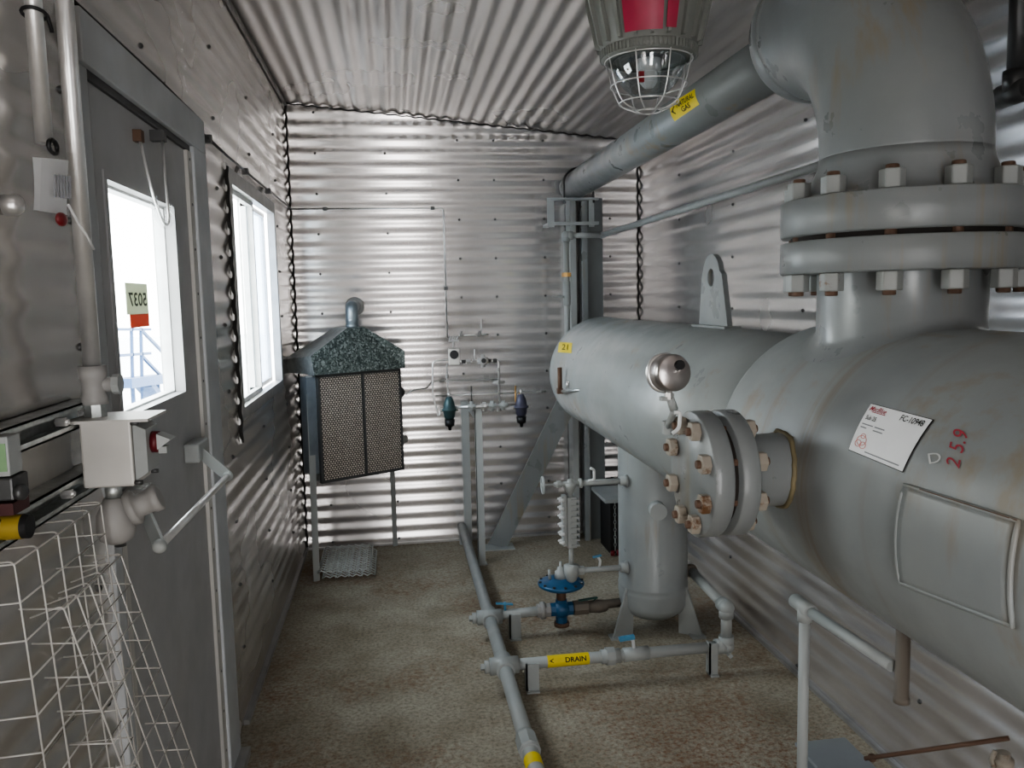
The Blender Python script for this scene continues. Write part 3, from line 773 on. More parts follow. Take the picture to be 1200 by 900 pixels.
# lifting lug
mb = MB(); ly0, ly1 = 2.57, 2.83; yc_ = (ly0+ly1)/2; lz = 1.372
poly = [(VX-.009, ly0, lz), (VX-.009, ly0+.055, 1.56)] + [(VX-.009, yc_+.02+.078*math.cos(a)*-1, 1.55+.080*math.sin(a)) for a in [PI*k/12 for k in range(1, 12)]] + [(VX-.009, ly1-.025, 1.55), (VX-.009, ly1, lz)]
mb.prism(poly, (.018, 0, 0))
lug = mb.build('lifting_lug', 'grey', vs_)
cut = MB(); cut.cyl((VX-.05, yc_+.02, 1.55), (VX+.05, yc_+.02, 1.55), .031, seg=24); co = cut.build('x', 'grey', vs_)
bo = lug.modifiers.new('b', 'BOOLEAN'); bo.object = co; bo.operation = 'DIFFERENCE'; bo.solver = 'EXACT'
dg = bpy.context.evaluated_depsgraph_get(); me2 = bpy.data.meshes.new_from_object(lug.evaluated_get(dg)); lug.modifiers.clear(); lug.data = me2
bpy.data.objects.remove(co)
mb = MB(); mb.box((VX-.03, ly0-.02, 1.368), (VX+.03, ly1+.02, 1.387)); mb.build('lug_pad', 'grey', vs_, bevel=.003)
# side nozzle, flange, blind flange
HY, HZ, HR = 1.60, 1.128, .130
mb = MB(); mb.lathe((0, HY, HZ), (1, 0, 0), [(.70, .082), (.715, .076), (.86, .076)], 40, caps=False); mb.build('side_nozzle', 'grey', vs_)
mb = MB(); pts = []
for k in range(40):
    a = 2*PI*k/40; dz = .078*math.sin(a); z = HZ+dz
    pts.append((NX-math.sqrt(NR**2-(z-NZ)**2)-.003, HY+.078*math.cos(a), z))
mb.tube([Vector(p)+Vector((0, random.uniform(-.003, .003), random.uniform(-.003, .003))) for p in pts], .0055, 8, closed=True); mb.build('weld_bead', 'flux', vs_)
mb = MB(); mb.lathe((0, HY, HZ), (1, 0, 0), [(.652, 0), (.652, HR-.003), (.655, HR), (.687, HR), (.690, HR-.003), (.690, .095), (.705, .082)], 64); mb.build('side_flange', 'grey', vs_)
mb = MB(); mb.lathe((0, HY, HZ), (1, 0, 0), [(.636, .108), (.653, .108)], 48, caps=False); mb.build('gasket', 'gasket', vs_)
mb = MB(); mb.lathe((0, HY, HZ), (1, 0, 0), [(.596, 0), (.596, HR-.003), (.599, HR), (.634, HR), (.637, HR-.003), (.637, 0)], 64); bfl = mb.build('blind_flange', 'grey', vs_)
bolt0 = None
for k in range(8):
    a = PI/8+k*PI/4; p = Vector((0, HY+.103*math.cos(a), HZ+.103*math.sin(a)))
    if bolt0 is None:
        mb = MB(); ax = Vector((1, 0, 0))
        mb.mi = 1; mb.cyl(p+ax*.569, p+ax*.719, .0085, seg=12); mb.mi = 0
        mb.hexn(p+ax*.577, p+ax*.5955, .0208); mb.hexn(p+ax*.6905, p+ax*.711, .0208)
        bolt0 = mb.build('stud_bolt', ['nut', 'rust'], bfl, bevel=.002); pb0 = p
    else:
        b = bolt0.copy(); COL.objects.link(b); b.parent = bfl; b.location = p-pb0
# small coupling on the drip leg, level taps
p = W(772, 598, y=LY-LR-.02)
mb = MB(); mb.cyl((p.x+.0, LY-.13, p.z), (p.x-.01, LY-LR-.05, p.z), .036); mb.build('side_coupling', 'greyl', vs_)
# stuck-on pads, welded plate, label and writing
pad = Patch([(1063, 569), (1197, 612), (1190, 733), (1058, 682)], NX, NZ, NR)
pad.sheet('doubler_plate', 'vessel', vs_, .006, n=14, thick=.007)
mb = MB(); e = [pad.at(u, v, .004) for u, v in [(i/12, 1) for i in range(13)]+[(1, 1-i/12) for i in range(1, 13)]+[(1-i/12, 0) for i in range(1, 13)]+[(0, i/12) for i in range(1, 12)]]
mb.tube(e, .004, 6, closed=True); mb.build('plate_weld', 'vessel', vs_)
mb = MB(); e = [pad.at(i/12, 1.005, .006) for i in range(2, 13)]; mb.tube(e, .0016, 6); mb.build('rust_run', 'rust', vs_)
lb = thing('label_plate', Patch([(1022, 474), (1094, 493), (1059, 553), (996, 527)], NX, NZ, NR).at(.5, .5), 'white rectangular asset label stuck on the near side of the vessel', 'label')
P_ = Patch([(1022, 474), (1094, 493), (1059, 553), (996, 527)], NX, NZ, NR)
P_.sheet('label_border', 'ink', lb, .0015, box=(-.012, -.015, 1.012, 1.015))
P_.sheet('label_face', 'paper', lb, .0025)
mb = MB(); P_.text(mb, 'MacBlue', (.04, .86, .33, .96), .0034, .35); P_.sheet('', '', None, .0032, (.10, .835, .34, .85), 2, mb=mb); mb.build('logo', 'redpen', lb)
mb = MB(); P_.text(mb, 'FC-10948', (.58, .83, .94, .95), .0034); mb.build('code', 'ink', lb); mb = MB(); P_.text(mb, 'Sub 25', (.06, .67, .24, .76), .0034); mb.build('heading', 'ink', lb)
mb = MB()
for (u, v, w) in ((.05, .56, .20), (.05, .49, .11), (.28, .56, .18), (.28, .49, .17), (.30, .06, .62)): P_.sheet('', '', None, .0032, (u, v, u+w, v+.022), 2, mb=mb)
mb.build('small_print', 'grey ink', lb)
mb = MB()
for (cu_, cv, rr) in ((.17, .25, .085), (.13, .18, .055), (.22, .17, .055), (.17, .34, .04)):
    mb.tube([P_.at(cu_+rr*math.cos(2*PI*k/20), cv+rr*1.15*math.sin(2*PI*k/20), .003) for k in range(20)], .0006, 5, closed=True)
mb.build('emblem', mat_plain('pink ink', (.66, .25, .22), .7), lb)
mb = MB(); Patch([(1109, 545), (1119, 502), (1137, 507), (1125, 550)], NX, NZ, NR).text(mb, '2 5.9', (0, 0, 1, 1), .0015, .1, 0)
tag(mb.build('handwritten_number', 'redpen'), 'red handwritten 25.9 on the vessel right of the label', 'writing')
mb = MB(); Patch([(1088, 532), (1103, 530), (1104, 542), (1090, 544)], NX, NZ, NR).text(mb, 'D', (0, 0, 1, 1), .0015, 0, 0)
tag(mb.build('chalk_mark', 'chalk'), 'faint pale rounded mark between the label and red number', 'writing')
P2 = Patch([(656, 401), (671, 402), (670, 414), (654, 413)], VX, VZ, VR)
ys_ = thing('yellow_sticker', P2.at(.5, .5), 'small yellow sticker on the far end of the vessel', 'sticker')
P2.sheet('sticker_face', 'yellow', ys_, .002, n=4)
mb = MB(); P2.text(mb, '21', (.3, .25, .75, .8), .003); mb.build('digits', 'ink', ys_)
# small valve at the far end
p = W(668, 458, x=VX-VR+.02); r_, u_ = 0, 0
va = thing('sample_valve', p, 'small needle valve with brown gauge on the far end of the vessel', 'valve')
q1, q0 = W(684, 457, x=VX-VR+.012), W(652, 459, x=VX-VR-.03)
mb = MB(); mb.cyl(q1+Vector((.05, 0, 0)), q1, .009); mb.tube([q1, q0], .008, 10); mb.build('tap_pipe', 'galv', va)
mb = MB(); q = W(665, 452, x=VX-VR-.01); mb.cyl(q-Vector((0, 0, .01)), q+Vector((0, 0, .02)), .007); mb.bar(q+Vector((0, -.02, .02)), q+Vector((0, .02, .02)), .008, .006); mb.build('valve_handle', 'steel', va)
mb = MB(); q = W(656, 443, x=VX-VR-.03); mb.cyl(q+Vector((0, 0, -.065)), q+Vector((0, 0, .05)), .011); mb.box(q+Vector((-.013, -.013, -.075)), q+Vector((.013, .013, -.05))); mb.build('sight_tube', 'rust', va)

# ------------------------------------------------------------------ gas pipe: flange, elbow, straight
gp = thing('gas_pipe', (TX, TY, ZG), 'thick grey overhead gas pipe with large elbow bolted on the vessel', 'pipe')
mb = MB(); mb.lathe((TX, TY, 0), (0, 0, 1), [(ZG, 0), (ZG, FR-.003), (ZG+.003, FR), (ZF2-.003, FR), (ZF2, FR-.003), (ZF2, .205), (ZF2+.02, .195), (ZF2+.07, TR+.004), (ZF2+.09, TR)], 72); efl = mb.build('elbow_flange', 'grey', gp)
mb = MB(); mb.lathe((TX, TY, 0), (0, 0, 1), [(ZF1-.001, FR-.022), (ZG+.001, FR-.022)], 60, caps=False); mb.build('gasket', 'gasket', gp)
RB, PZ = .365, 2.147
z0e = PZ-RB
path = [Vector((TX, TY, ZF2+.085))] + arc((TX, TY+RB, z0e), RB, PI, PI/2, 28, (0, 1, 0), (0, 0, 1))
mb = MB(); mb.tube(path, TR, 64); mb.build('elbow', 'grey', gp)
ye = TY+RB
mb = MB(); mb.lathe((TX, ye-.002, PZ), (0, 1, 0), [(0, TR), (.03, TR), (.07, TR-.012), (.12, .125), (.16, .095), (.19, .081)], 48); mb.build('reducer', 'grey', gp)
mb = MB(); mb.cyl((TX, ye+.185, PZ), (TX, YB-.03, PZ), .080, seg=40); mb.build('straight_pipe', 'grey', gp)
mb = MB(); mb.lathe((TX, YB-.10, PZ), (0, 1, 0), [(0, .083), (.03, .083), (.031, .08)], 40, caps=False); mb.build('weld_band', 'greyd', gp)
P3 = Patch([(786, 122), (815, 104), (820, 122), (791, 142)], TX, PZ, .0805)
pm = P3.sheet('pipe_marker', 'yellow', gp, .0012, n=10)
mb = MB(); P3.text(mb, 'NATURAL', (.28, .52, .94, .82), .0022, 0, .02); P3.text(mb, 'GAS', (.42, .14, .74, .44), .0022, 0, .02)
V = [mb.bm.verts.new(P3.at(u, v, .0022)) for u, v in ((.04, .5), (.18, .25), (.18, .75))]; mb.face(V); mb.build('marker_text', 'ink', pm)
b0 = None
for k in range(12):
    a = PI/12+k*PI/6+.12; p = Vector((TX+.222*math.cos(a), TY+.222*math.sin(a), 0))
    if b0 is None:
        mb = MB(); up = Vector((0, 0, 1))
        mb.mi = 1; mb.cyl(p+up*(ZF0-.047), p+up*(ZF2+.046), .0125, seg=12); mb.mi = 0
        mb.hexn(p+up*(ZF2+.0005), p+up*(ZF2+.037), .0245); mb.hexn(p+up*(ZF0-.038), p+up*(ZF0-.0005), .0245)
        b0 = mb.build('stud_bolt', ['nutg', 'rust'], efl, bevel=.0025); pp0 = p
    else:
        b = b0.copy(); COL.objects.link(b); b.parent = efl; b.location = p-pp0

# ------------------------------------------------------------------ pressure gauge
gc = W(784, 437, y=1.56)
pg = thing('pressure_gauge', W(787, 498, x=.59), 'round steel pressure gauge standing above the bolted blind flange', 'gauge')
ax = Vector((.16, -1, .10)).normalized()
mb = MB(); mb.lathe(gc-ax*.026, ax, [(0, .0385), (.004, .0405), (.012, .0405), (.014, .0375)], 36); mb.build('bezel', 'steel', pg)
mb = MB(); mb.lathe(gc-ax*.013, ax, [(0, .0375), (.034, .0365), (.038, .033), (.039, 0)], 36); mb.build('case', mat_plain('brushed steel case', (.42, .39, .38), .3, .9), pg)
mb = MB(); q = gc+ax*.026+AR*.0085+Vector((0, 0, .015)); mb.cyl(q-ax*.006, q+ax*.004, .0095); mb.build('relief_plug', 'black', pg)
s_top = gc+Vector((0, 0, -.036)); s1_ = W(784, 464, y=1.56); s2_ = W(790, 480, y=1.565); s3_ = W(783, 500, x=.59)
mb = MB(); mb.cyl(s_top, s1_, .0065); mb.hexn(s1_+Vector((0, 0, .006)), s1_-Vector((0, 0, .006)), .010); mb.build('stem', 'steel', pg)
mb = MB(); mb.box(s1_+Vector((-.018, -.007, -.009)), s1_+Vector((.008, .007, -.001))); mb.cyl(s1_, s2_, .0085); mb.cyl(s2_, s3_, .0075); mb.hexn(s3_+Vector((0, 0, -.016)), s3_+Vector((0, 0, .012)), .014); mb.build('valve_body', 'greyl', pg)
mb = MB(); mb.tube(fillet([s2_+Vector((-.004, -.012, -.004)), s2_+Vector((.008, -.014, -.004)), s2_+Vector((.004, -.018, -.035)), s2_+Vector((-.010, -.018, -.045))], .008), .0038, 8); mb.build('valve_handle', 'white', pg)

# ------------------------------------------------------------------ drip leg instruments
GY = LY-.06
lgx = W(667, 600, y=GY)
lg = thing('level_gauge', (lgx.x, GY, .35), 'pale grey finned level gauge with handwheel left of the drip leg', 'level gauge')
gx = lgx.x+.006
zt_, zb_ = W(667, 582, y=GY).z, W(667, 641, y=GY).z
mb = MB(); mb.box((gx-.018, GY-.02, zb_), (gx+.022, GY+.02, zt_))
for k in range(9):
    z = zb_+(zt_-zb_)*(k+.5)/9; mb.box((gx-.002, GY-.028, z-.004), (gx+.034, GY+.022, z+.004))
mb.build('gauge_chamber', 'greyl', lg)
mb = MB(); mb.box((gx-.040, GY-.025, zb_+.01), (gx-.020, GY+.012, zt_+.01)); gcov = mb.build('glass_cover', 'greyl', lg, bevel=.003)
for k in range(6):
    z = zb_+(zt_-zb_)*(k+.5)/6+.012
    for dy in (-.035, -.003): mb = MB(); mb.lathe((gx-.036, GY+dy, z), (-1, -.2, .12), [(0, .008), (.012, .008), (.016, .005), (.022, .004)], 8); mb.build('cover_bolt', 'white', gcov)
vt = W(665, 567, y=GY)
mb = MB(); mb.lathe((gx, GY, zt_-.005), (0, 0, 1), [(0, .010), (.02, .011), (.025, .017), (.05, .026), (.062, .026), (.064, .012), (.08, .012), (.082, .008)], 16); mb.cyl((gx-.07, GY, vt.z), (gx+.05, GY, vt.z), .0105)
mb.cyl((gx-.058, GY, vt.z), (gx-.04, GY, vt.z), .016, seg=8, smooth=False); mb.lathe((gx+.05, GY, vt.z), (1, 0, 0), [(-.012, .02), (.0, .022), (.004, .016)], 12)
mb.build('top_valve', 'greyl', lg)
hw = W(636, 565, y=GY)
mb = MB(); mb.tube([(hw.x, GY+.034*math.cos(2*PI*k/20), vt.z+.034*math.sin(2*PI*k/20)) for k in range(20)], .005, 8, closed=True)
for a in (0, PI/2): mb.cyl((hw.x, GY+.034*math.cos(a), vt.z+.034*math.sin(a)), (hw.x, GY-.034*math.cos(a), vt.z-.034*math.sin(a)), .004, seg=8)
mb.cyl((hw.x-.008, GY, vt.z), (gx-.06, GY, vt.z), .005); mb.build('handwheel', 'greyl', lg)
mb = MB(); lt = LX-math.sqrt(LR**2-(LY-GY)**2)
mb.cyl((gx+.05, GY, vt.z), (lt+.01, GY, vt.z), .0125); mb.lathe((lt+.004, GY, vt.z), (-1, 0, 0), [(0, .03), (.01, .021), (.03, .021), (.031, .014)], 16)
mb.build('upper_tap', 'greyl', lg)
q = W(697, 566, y=GY); mb = MB(); mb.tube(fillet([(q.x-.03, GY-.01, vt.z+.01), (q.x-.005, GY-.012, vt.z+.014), (q.x-.005, GY-.012, vt.z+.058), (q.x-.022, GY-.012, vt.z+.066)], .01), .006, 8); mb.build('lever', 'white', lg)
zlo = W(700, 667, y=GY).z
mb = MB(); mb.cyl((gx, GY, zlo+.02), (gx, GY, zb_+.005), .0105); mb.lathe((gx, GY, zlo-.05), (0, 0, 1), [(0, .010), (.01, .022), (.045, .034), (.075, .034), (.08, .012)], 16)
mb.cyl((gx+.02, GY, zlo), (lt+.01, GY, zlo), .012); mb.lathe((lt+.004, GY, zlo), (-1, 0, 0), [(0, .032), (.012, .022), (.03, .022), (.031, .012)], 16); mb.cyl((gx+.03, GY, zlo), (gx+.055, GY, zlo), .02, seg=8, smooth=False)
mb.build('lower_tap', 'greyl', lg)
q = W(702, 660, y=GY); mb = MB(); mb.tube(fillet([(q.x, GY-.005, zlo+.012), (q.x+.004, GY-.008, zlo+.04), (q.x-.006, GY-.008, zlo+.056)], .008), .006, 8); mb.mi = 1; mb.bar((q.x-.03, GY-.01, zlo+.058), (q.x+.008, GY-.008, zlo+.064), .013, .007); mb.build('blue_lever', ['white', 'bluel'], lg)
# blue dump valve
DVY = LY+.02; PZ0 = .112
dc = W(658, 716, y=DVY)
dv = thing('dump_valve', (dc.x, DVY, 0), 'blue diaphragm control valve on the pipe left of the drip leg', 'valve')
zd = W(658, 685, y=DVY).z
mb = MB(); mb.lathe((dc.x, DVY, zd-.022), (0, 0, 1), [(0, .025), (.003, .05), (.012, .085), (.020, .100), (.026, .103), (.032, .103), (.036, .098), (.046, .07), (.054, .035), (.056, 0)], 36); dcase = mb.build('diaphragm_case', 'blue', dv)
for k in range(12):
    a = 2*PI*k/12; mb = MB(); mb.hexn((dc.x+.094*math.cos(a), DVY+.094*math.sin(a), zd-.002), (dc.x+.094*math.cos(a), DVY+.094*math.sin(a), zd+.020), .0065); mb.build('case_bolt', 'darkmetal', dcase)
mb = MB(); mb.lathe((dc.x, DVY, zd+.03), (0, 0, 1), [(0, .03), (.03, .028), (.035, .018), (.05, .016), (.052, .006), (.075, .006), (.076, 0)], 16); mb.cyl((dc.x-.05, DVY, zd+.02), (dc.x-.055, DVY-.01, zd+.075), .006); mb.build('spring_cap', 'greyl', dv)
mb = MB(); mb.cyl((dc.x, DVY, PZ0+.03), (dc.x, DVY, zd-.018), .021); mb.build('yoke', 'rust', dv)
mb = MB(); mb.sph((dc.x, DVY, PZ0), .042, 1, 1, .95); mb.cyl((dc.x-.05, DVY, PZ0), (dc.x+.05, DVY, PZ0), .031, seg=8, smooth=False); mb.cyl((dc.x, DVY, PZ0-.062), (dc.x, DVY, PZ0+.045), .026, seg=8, smooth=False); mb.build('valve_body', 'blue', dv)
mb = MB(); mb.cyl((dc.x, DVY, PZ0-.076), (dc.x, DVY, PZ0-.06), .034); mb.build('bottom_plug', 'rust', dv)
# header pipe on the floor
HX, HZ0, HRp = .366, .100, .0265
hd = thing('header_pipe', (HX, 4.0, 0), 'long grey drain header pipe running along the floor to back wall', 'pipe')
mb = MB(); mb.cyl((HX, .9, HZ0), (HX, 4.93, HZ0), HRp, seg=24); mb.build('pipe', 'greyd', hd)
T1, T2 = LY+.02, W(590, 780, z=HZ0).y
for ty in (T1, T2):
    mb = MB(); mb.cyl((HX, ty-.06, HZ0), (HX, ty+.06, HZ0), .035); mb.cyl((HX-.055, ty, HZ0), (HX+.055, ty, HZ0), .033)
    mb.cyl((HX-.075, ty, HZ0), (HX-.05, ty, HZ0), .024); mb.cyl((HX-.09, ty, HZ0), (HX-.072, ty, HZ0), .014, seg=4, smooth=False); mb.build('tee', 'greyd', hd)
cy = W(618, 873, z=HZ0).y
mb = MB(); mb.cyl((HX, cy-.035, HZ0), (HX, cy+.035, HZ0), .036, seg=8, smooth=False); mb.cyl((HX, cy-.05, HZ0), (HX, cy+.05, HZ0), .032); mb.build('union', 'greyd', hd)
mb = MB(); mb.lathe((HX, cy-.14, HZ0), (0, 1, 0), [(0, HRp+.001), (.055, HRp+.001)], 24, caps=False); mb.build('yellow_band', 'yellow', hd)
for yy in (4.9, 1.6):
    mb = MB(); mb.box((HX-.02, yy-.02, 0), (HX+.02, yy+.02, HZ0-.02)); mb.build('pipe_foot', 'greyd', hd)
# dump line
dl = thing('dump_line', (.6, DVY, 0), 'short grey branch pipe carrying the blue valve to the header', 'pipe')
mb = MB(); mb.cyl((HX+.05, DVY, PZ0-.006), (dc.x-.05, DVY, PZ0), .021); mb.build('pipe', 'greyl', dl)
mb = MB(); mb.cyl((dc.x-.11, DVY, PZ0), (dc.x-.052, DVY, PZ0), .032, seg=8, smooth=False); mb.cyl((dc.x-.095, DVY, PZ0), (dc.x-.075, DVY, PZ0), .038); mb.build('union', 'cast', dl)
mb = MB(); mb.cyl((dc.x+.052, DVY, PZ0), (LX-LR+.01, DVY, PZ0+.01), .020); mb.cyl((dc.x+.055, DVY, PZ0), (dc.x+.12, DVY, PZ0), .034, seg=8, smooth=False); mb.lathe((dc.x+.12, DVY, PZ0), (1, 0, 0), [(0, .026), (.05, .030), (.08, .026), (.09, .02)], 16); mb.build('ball_valve', 'brownpipe', dl)
q = W(690, 702, y=DVY-.03)
mb = MB(); mb.bar(W(678, 704, y=DVY-.03), W(700, 700, y=DVY-.03), .014, .006); mb.tube([W(700, 700, y=DVY-.03), (dc.x+.14, DVY, PZ0+.02)], .003, 6); mb.build('valve_lever', mat_plain('green lever sleeve', (.02, .07, .06), .5), dl)
mb = MB(); a = W(581, 707, y=DVY); mb.bar(a, W(601, 708, y=DVY), .016, .006); mb.cyl((HX+.07, DVY, PZ0), (HX+.07, DVY, PZ0+.05), .006); mb.build('blue_lever', 'bluel', dl)
# drain line
DY = T2
dn = thing('drain_line', (.8, DY, 0), 'grey drain pipe with a yellow DRAIN band below the drip leg', 'pipe')
RX = W(851, 757, y=DY).x
mb = MB(); mb.cyl((HX+.05, DY, HZ0), (RX, DY, HZ0+.004), .0215, seg=20); mb.build('pipe', 'greyl', dn)
x0_, x1_ = W(642, 775, y=DY-.02).x, W(691, 772, y=DY-.02).x
mb = MB(); mb.lathe((x0_, DY, HZ0+.001), (1, 0, 0), [(0, .0228), (x1_-x0_, .0228)], 24, caps=False); pm2 = mb.build('pipe_marker', 'yellow', dn)
vs, fs = text_tris('DRAIN', 0, .025)
def on_pipe(u, v):   # wrap on the front of the pipe
    th = -PI/2*1.15-(v-.5)*1.6; th = math.radians(200-(v)*95)
    return (x0_+(x1_-x0_)*u, DY-.0234*math.cos(math.radians(-20+v*95)) if False else DY+.0236*math.cos(math.radians(205-v*95)), HZ0+.001+.0236*math.sin(math.radians(205-v*95)))
mb = MB(); V = [mb.bm.verts.new(on_pipe(.42+.5*a, .30+.5*b)) for a, b in vs]
for f in fs: mb.face([V[i] for i in f])
V = [mb.bm.verts.new(on_pipe(u, v)) for u, v in ((.04, .55), (.14, .32), (.14, .78))]; mb.face(V)
mb.build('marker_text', 'ink', pm2)
ux = W(716, 766, y=DY).x
mb = MB(); mb.cyl((ux-.04, DY, HZ0+.002), (ux+.035, DY, HZ0+.002), .028); mb.cyl((ux-.02, DY, HZ0+.002), (ux+.012, DY, HZ0+.002), .036, seg=8, smooth=False); mb.cyl((ux+.05, DY, HZ0+.002), (ux+.15, DY, HZ0+.003), .027); mb.build('ball_valve', 'greyl', dn)
q = W(743, 762, y=DY)
mb = MB(); mb.tube(fillet([(q.x, DY, HZ0+.02), (q.x-.004, DY-.004, HZ0+.055), (q.x-.012, DY-.004, HZ0+.07)], .01), .007, 8); mb.mi = 1; mb.bar((q.x-.06, DY-.004, HZ0+.068), (q.x, DY-.004, HZ0+.074), .02, .014); mb.build('blue_lever', ['white', 'bluel'], dn)
RZ = W(853, 712, y=DY).z
mb = MB(); mb.sph((RX, DY, HZ0+.004), .032); mb.cyl((RX-.045, DY, HZ0+.004), (RX, DY, HZ0+.004), .030); mb.cyl((RX, DY, HZ0), (RX, DY, HZ0+.045), .030); mb.cyl((RX, DY, HZ0-.02), (RX, DY-.045, HZ0-.02), .012, seg=4, smooth=False); mb.build('lower_elbow', 'greyl', dn)
mb = MB(); mb.cyl((RX, DY, HZ0+.04), (RX, DY, RZ), .0215); mb.build('riser', 'greyl', dn)
mb = MB(); mb.sph((RX, DY, RZ), .031); mb.cyl((RX, DY, RZ-.04), (RX, DY, RZ), .029); mb.cyl((RX, DY, RZ), (RX, DY+.045, RZ), .029); mb.build('upper_elbow', 'greyl', dn)
mb = MB(); e = (RX+.02, LY-.02, RZ+.0); mb.cyl((RX, DY+.04, RZ), e, .0205); mb.build('return_pipe', 'greyl', dn)
mb = MB(); mb.sph(e, .03); mb.cyl(e, (LX+LR-.01, LY-.02, RZ), .0235); mb.build('return_elbow', 'brownpipe', dn)
# supports
def support(label, x, y, ztop, w=.045):
    mb = MB(); mb.box((x-w/2, y-.004, 0), (x+w/2, y+.004, ztop)); mb.box((x-w/2, y-.004, 0), (x-w/2+.006, y+.035, ztop)); mb.box((x-w/2, y-.02, 0), (x+w/2, y+.035, .006))
    return tag(mb.build('pipe_support', 'greyd'), label, 'pipe support', 'floor pipe supports')
support('angle support under the branch pipe left of the blue valve', HX+.11, DVY-.026, PZ0+.0, .05)
support('angle support under the drain pipe beside the header tee', HX+.105, DY-.027, HZ0+.01, .05)
support('small angle support at the right end of the drain pipe', W(833, 775, y=DY).x, DY-.027, HZ0+.03, .034)

# ------------------------------------------------------------------ right foreground pipe stand etc.
SXp, SYp = 1.0, W(943, 712, x=1.0).y
SZp = W(943, 712, x=1.0).z
ps = thing('pipe_stand', (SXp, SYp, 0), 'grey upright pipe with a tee standing under the near vessel', 'pipe')
mb = MB(); mb.cyl((SXp, SYp, 0), (SXp, SYp, SZp), .0135); mb.build('upright', 'greyl', ps)
mb = MB(); mb.cyl((SXp, SYp+.05, SZp), (SXp, SYp-.035, SZp), .0185); mb.cyl((SXp, SYp, SZp-.035), (SXp, SYp, SZp), .0185); mb.cyl((SXp, SYp+.05, SZp), (SXp, SYp+.058, SZp), .013); mb.build('tee', 'greyl', ps)
VPY = W(1057, 800, x=1.045).y
mb = MB(); mb.cyl((SXp, SYp-.03, SZp), (1.035, VPY+.02, SZp-.012), .0135); mb.build('arm', 'greyl', ps)
zb = W(1055, 822, x=1.045).z
dp = thing('drain_stub', (1.045, VPY, zb), 'brown weathered stub pipe hanging open from the vessel belly', 'pipe')
mb = MB(); mb.lathe((1.045, VPY, zb), (0, 0, 1), [(.01, .010), (0, .0135), (.0, .0165), (.012, .0165), (.013, .0145), (.81-zb+.02, .0145)], 20); mb.build('pipe', 'brownpipe', dp)
bx = W(985, 880, y=1.95)
tb = thing('valve_box', (bx.x, 1.95, 0), 'weathered blue-grey steel box on the floor beside the pipe stand', 'box')
ztp = W(985, 878, y=2.0).z
mb = MB(); mb.box((bx.x-.075, 1.84, .0), (bx.x+.055, 2.03, ztp)); mb.build('box_body', mat_paint('weathered blue grey', (.16, .18, .20), .5, .5), tb, bevel=.004)
mb = MB(); mb.box((bx.x-.085, 1.83, ztp), (bx.x+.065, 2.04, ztp+.010)); mb.build('lid', mat_paint('scuffed lid', (.27, .29, .31), .4, .5), tb, bevel=.002)
ra, rb_ = W(1022, 888, y=1.86), W(1182, 865, y=1.62)
rl = thing('valve_lever', ra, 'thin dark lever rod with rusty coupling at the lower right corner', 'lever')
mb = MB(); mb.cyl(ra-Vector((.02, 0, 0)), rb_, .0055); mb.sph(ra, .011); mb.build('rod', 'rust', rl)
q = W(1176, 884, y=1.64)
mb = MB(); mb.lathe(q+Vector((0, 0, -.05)), (0, 0, 1), [(0, .017), (.02, .017), (.021, .023), (.04, .023), (.041, .015), (.055, .015)], 16); mb.tube([q+Vector((-.022, 0, .012)), q+Vector((-.03, 0, -.01)), q+Vector((-.022, 0, -.035))], .005, 8); mb.build('coupling', 'nut', rl)
mb = MB(); mb.cyl((q.x, q.y, 0), (q.x, q.y, q.z-.045), .013); mb.build('upright', 'brownpipe', rl)
# window light patch on right wall: small vent window near viewer
# ------------------------------------------------------------------ conduit along right wall + riser
c0 = W(706, 273, y=4.66); cR = W(980, 188, x=1.46)
cz_ = c0.z
rp = thing('instrument_riser', (W(664, 340, y=4.66).x, 4.66, 1.3), 'slim grey riser pipe with brass union that turns along the right wall', 'pipe')
rx = W(664, 330, y=4.66).x; zt2 = W(665, 276, y=4.66).z
mb = MB(); mb.cyl((rx, 4.66, .95), (rx, 4.66, zt2), .0165); mb.build('riser', 'greyd', rp)
mb = MB(); mb.sph((rx, 4.66, zt2), .026); mb.cyl((rx, 4.66, zt2-.035), (rx, 4.66, zt2), .024); mb.cyl((rx, 4.66, zt2), (rx+.04, 4.66, zt2), .024); mb.build('elbow', 'greyd', rp)
mb = MB(); mb.cyl((rx+.03, 4.66, zt2), (c0.x, 4.66, zt2), .016); mb.sph((c0.x, 4.66, zt2), .021); mb.build('cross_pipe', 'greyd', rp)
eR = W(1200, 105, x=1.46)
end = Vector((1.462, .7, eR.z+(eR.z-cR.z)*(eR.y-.7)/(cR.y-eR.y)*1.0))
mb = MB(); mb.tube([cR, end], .018, 20); mb.build('near_pipe', 'darkmetal', rp)  # continues long_pipe; darker colour paints in the shadow it lies in
hy = W(1190, 50, x=1.455).y; hzp = eR.z
mb = MB(); mb.cyl((1.46, hy, hzp), (1.46, hy, ceil_z(1.46)-.01), .0205); mb.cyl((1.46, hy-.045, hzp), (1.46, hy+.045, hzp), .027); mb.cyl((1.46, hy, hzp), (1.46, hy, hzp+.05), .028); mb.build('hanger_pipe', 'darkmetal', rp)  # dark colour again stands for shadow on this pipe
mb = MB(); mb.cyl((c0.x, 4.66, zt2), cR, .016, seg=20); mb.build('long_pipe', 'greyd', rp)
uz = W(664, 322, y=4.66).z
mb = MB(); mb.cyl((rx, 4.66, uz-.012), (rx, 4.66, uz+.012), .028, seg=8, smooth=False); mb.build('union', 'brass', rp)
mb = MB(); vz = W(664, 348, y=4.66).z; mb.cyl((rx, 4.66, vz-.05), (rx, 4.66, vz+.09), .022); mb.cyl((rx-.02, 4.65, vz), (rx-.05, 4.64, vz+.003), .007); mb.bar((rx-.09, 4.64, vz+.006), (rx-.04, 4.64, vz+.002), .01, .006); mb.build('ball_valve', 'greyd', rp)
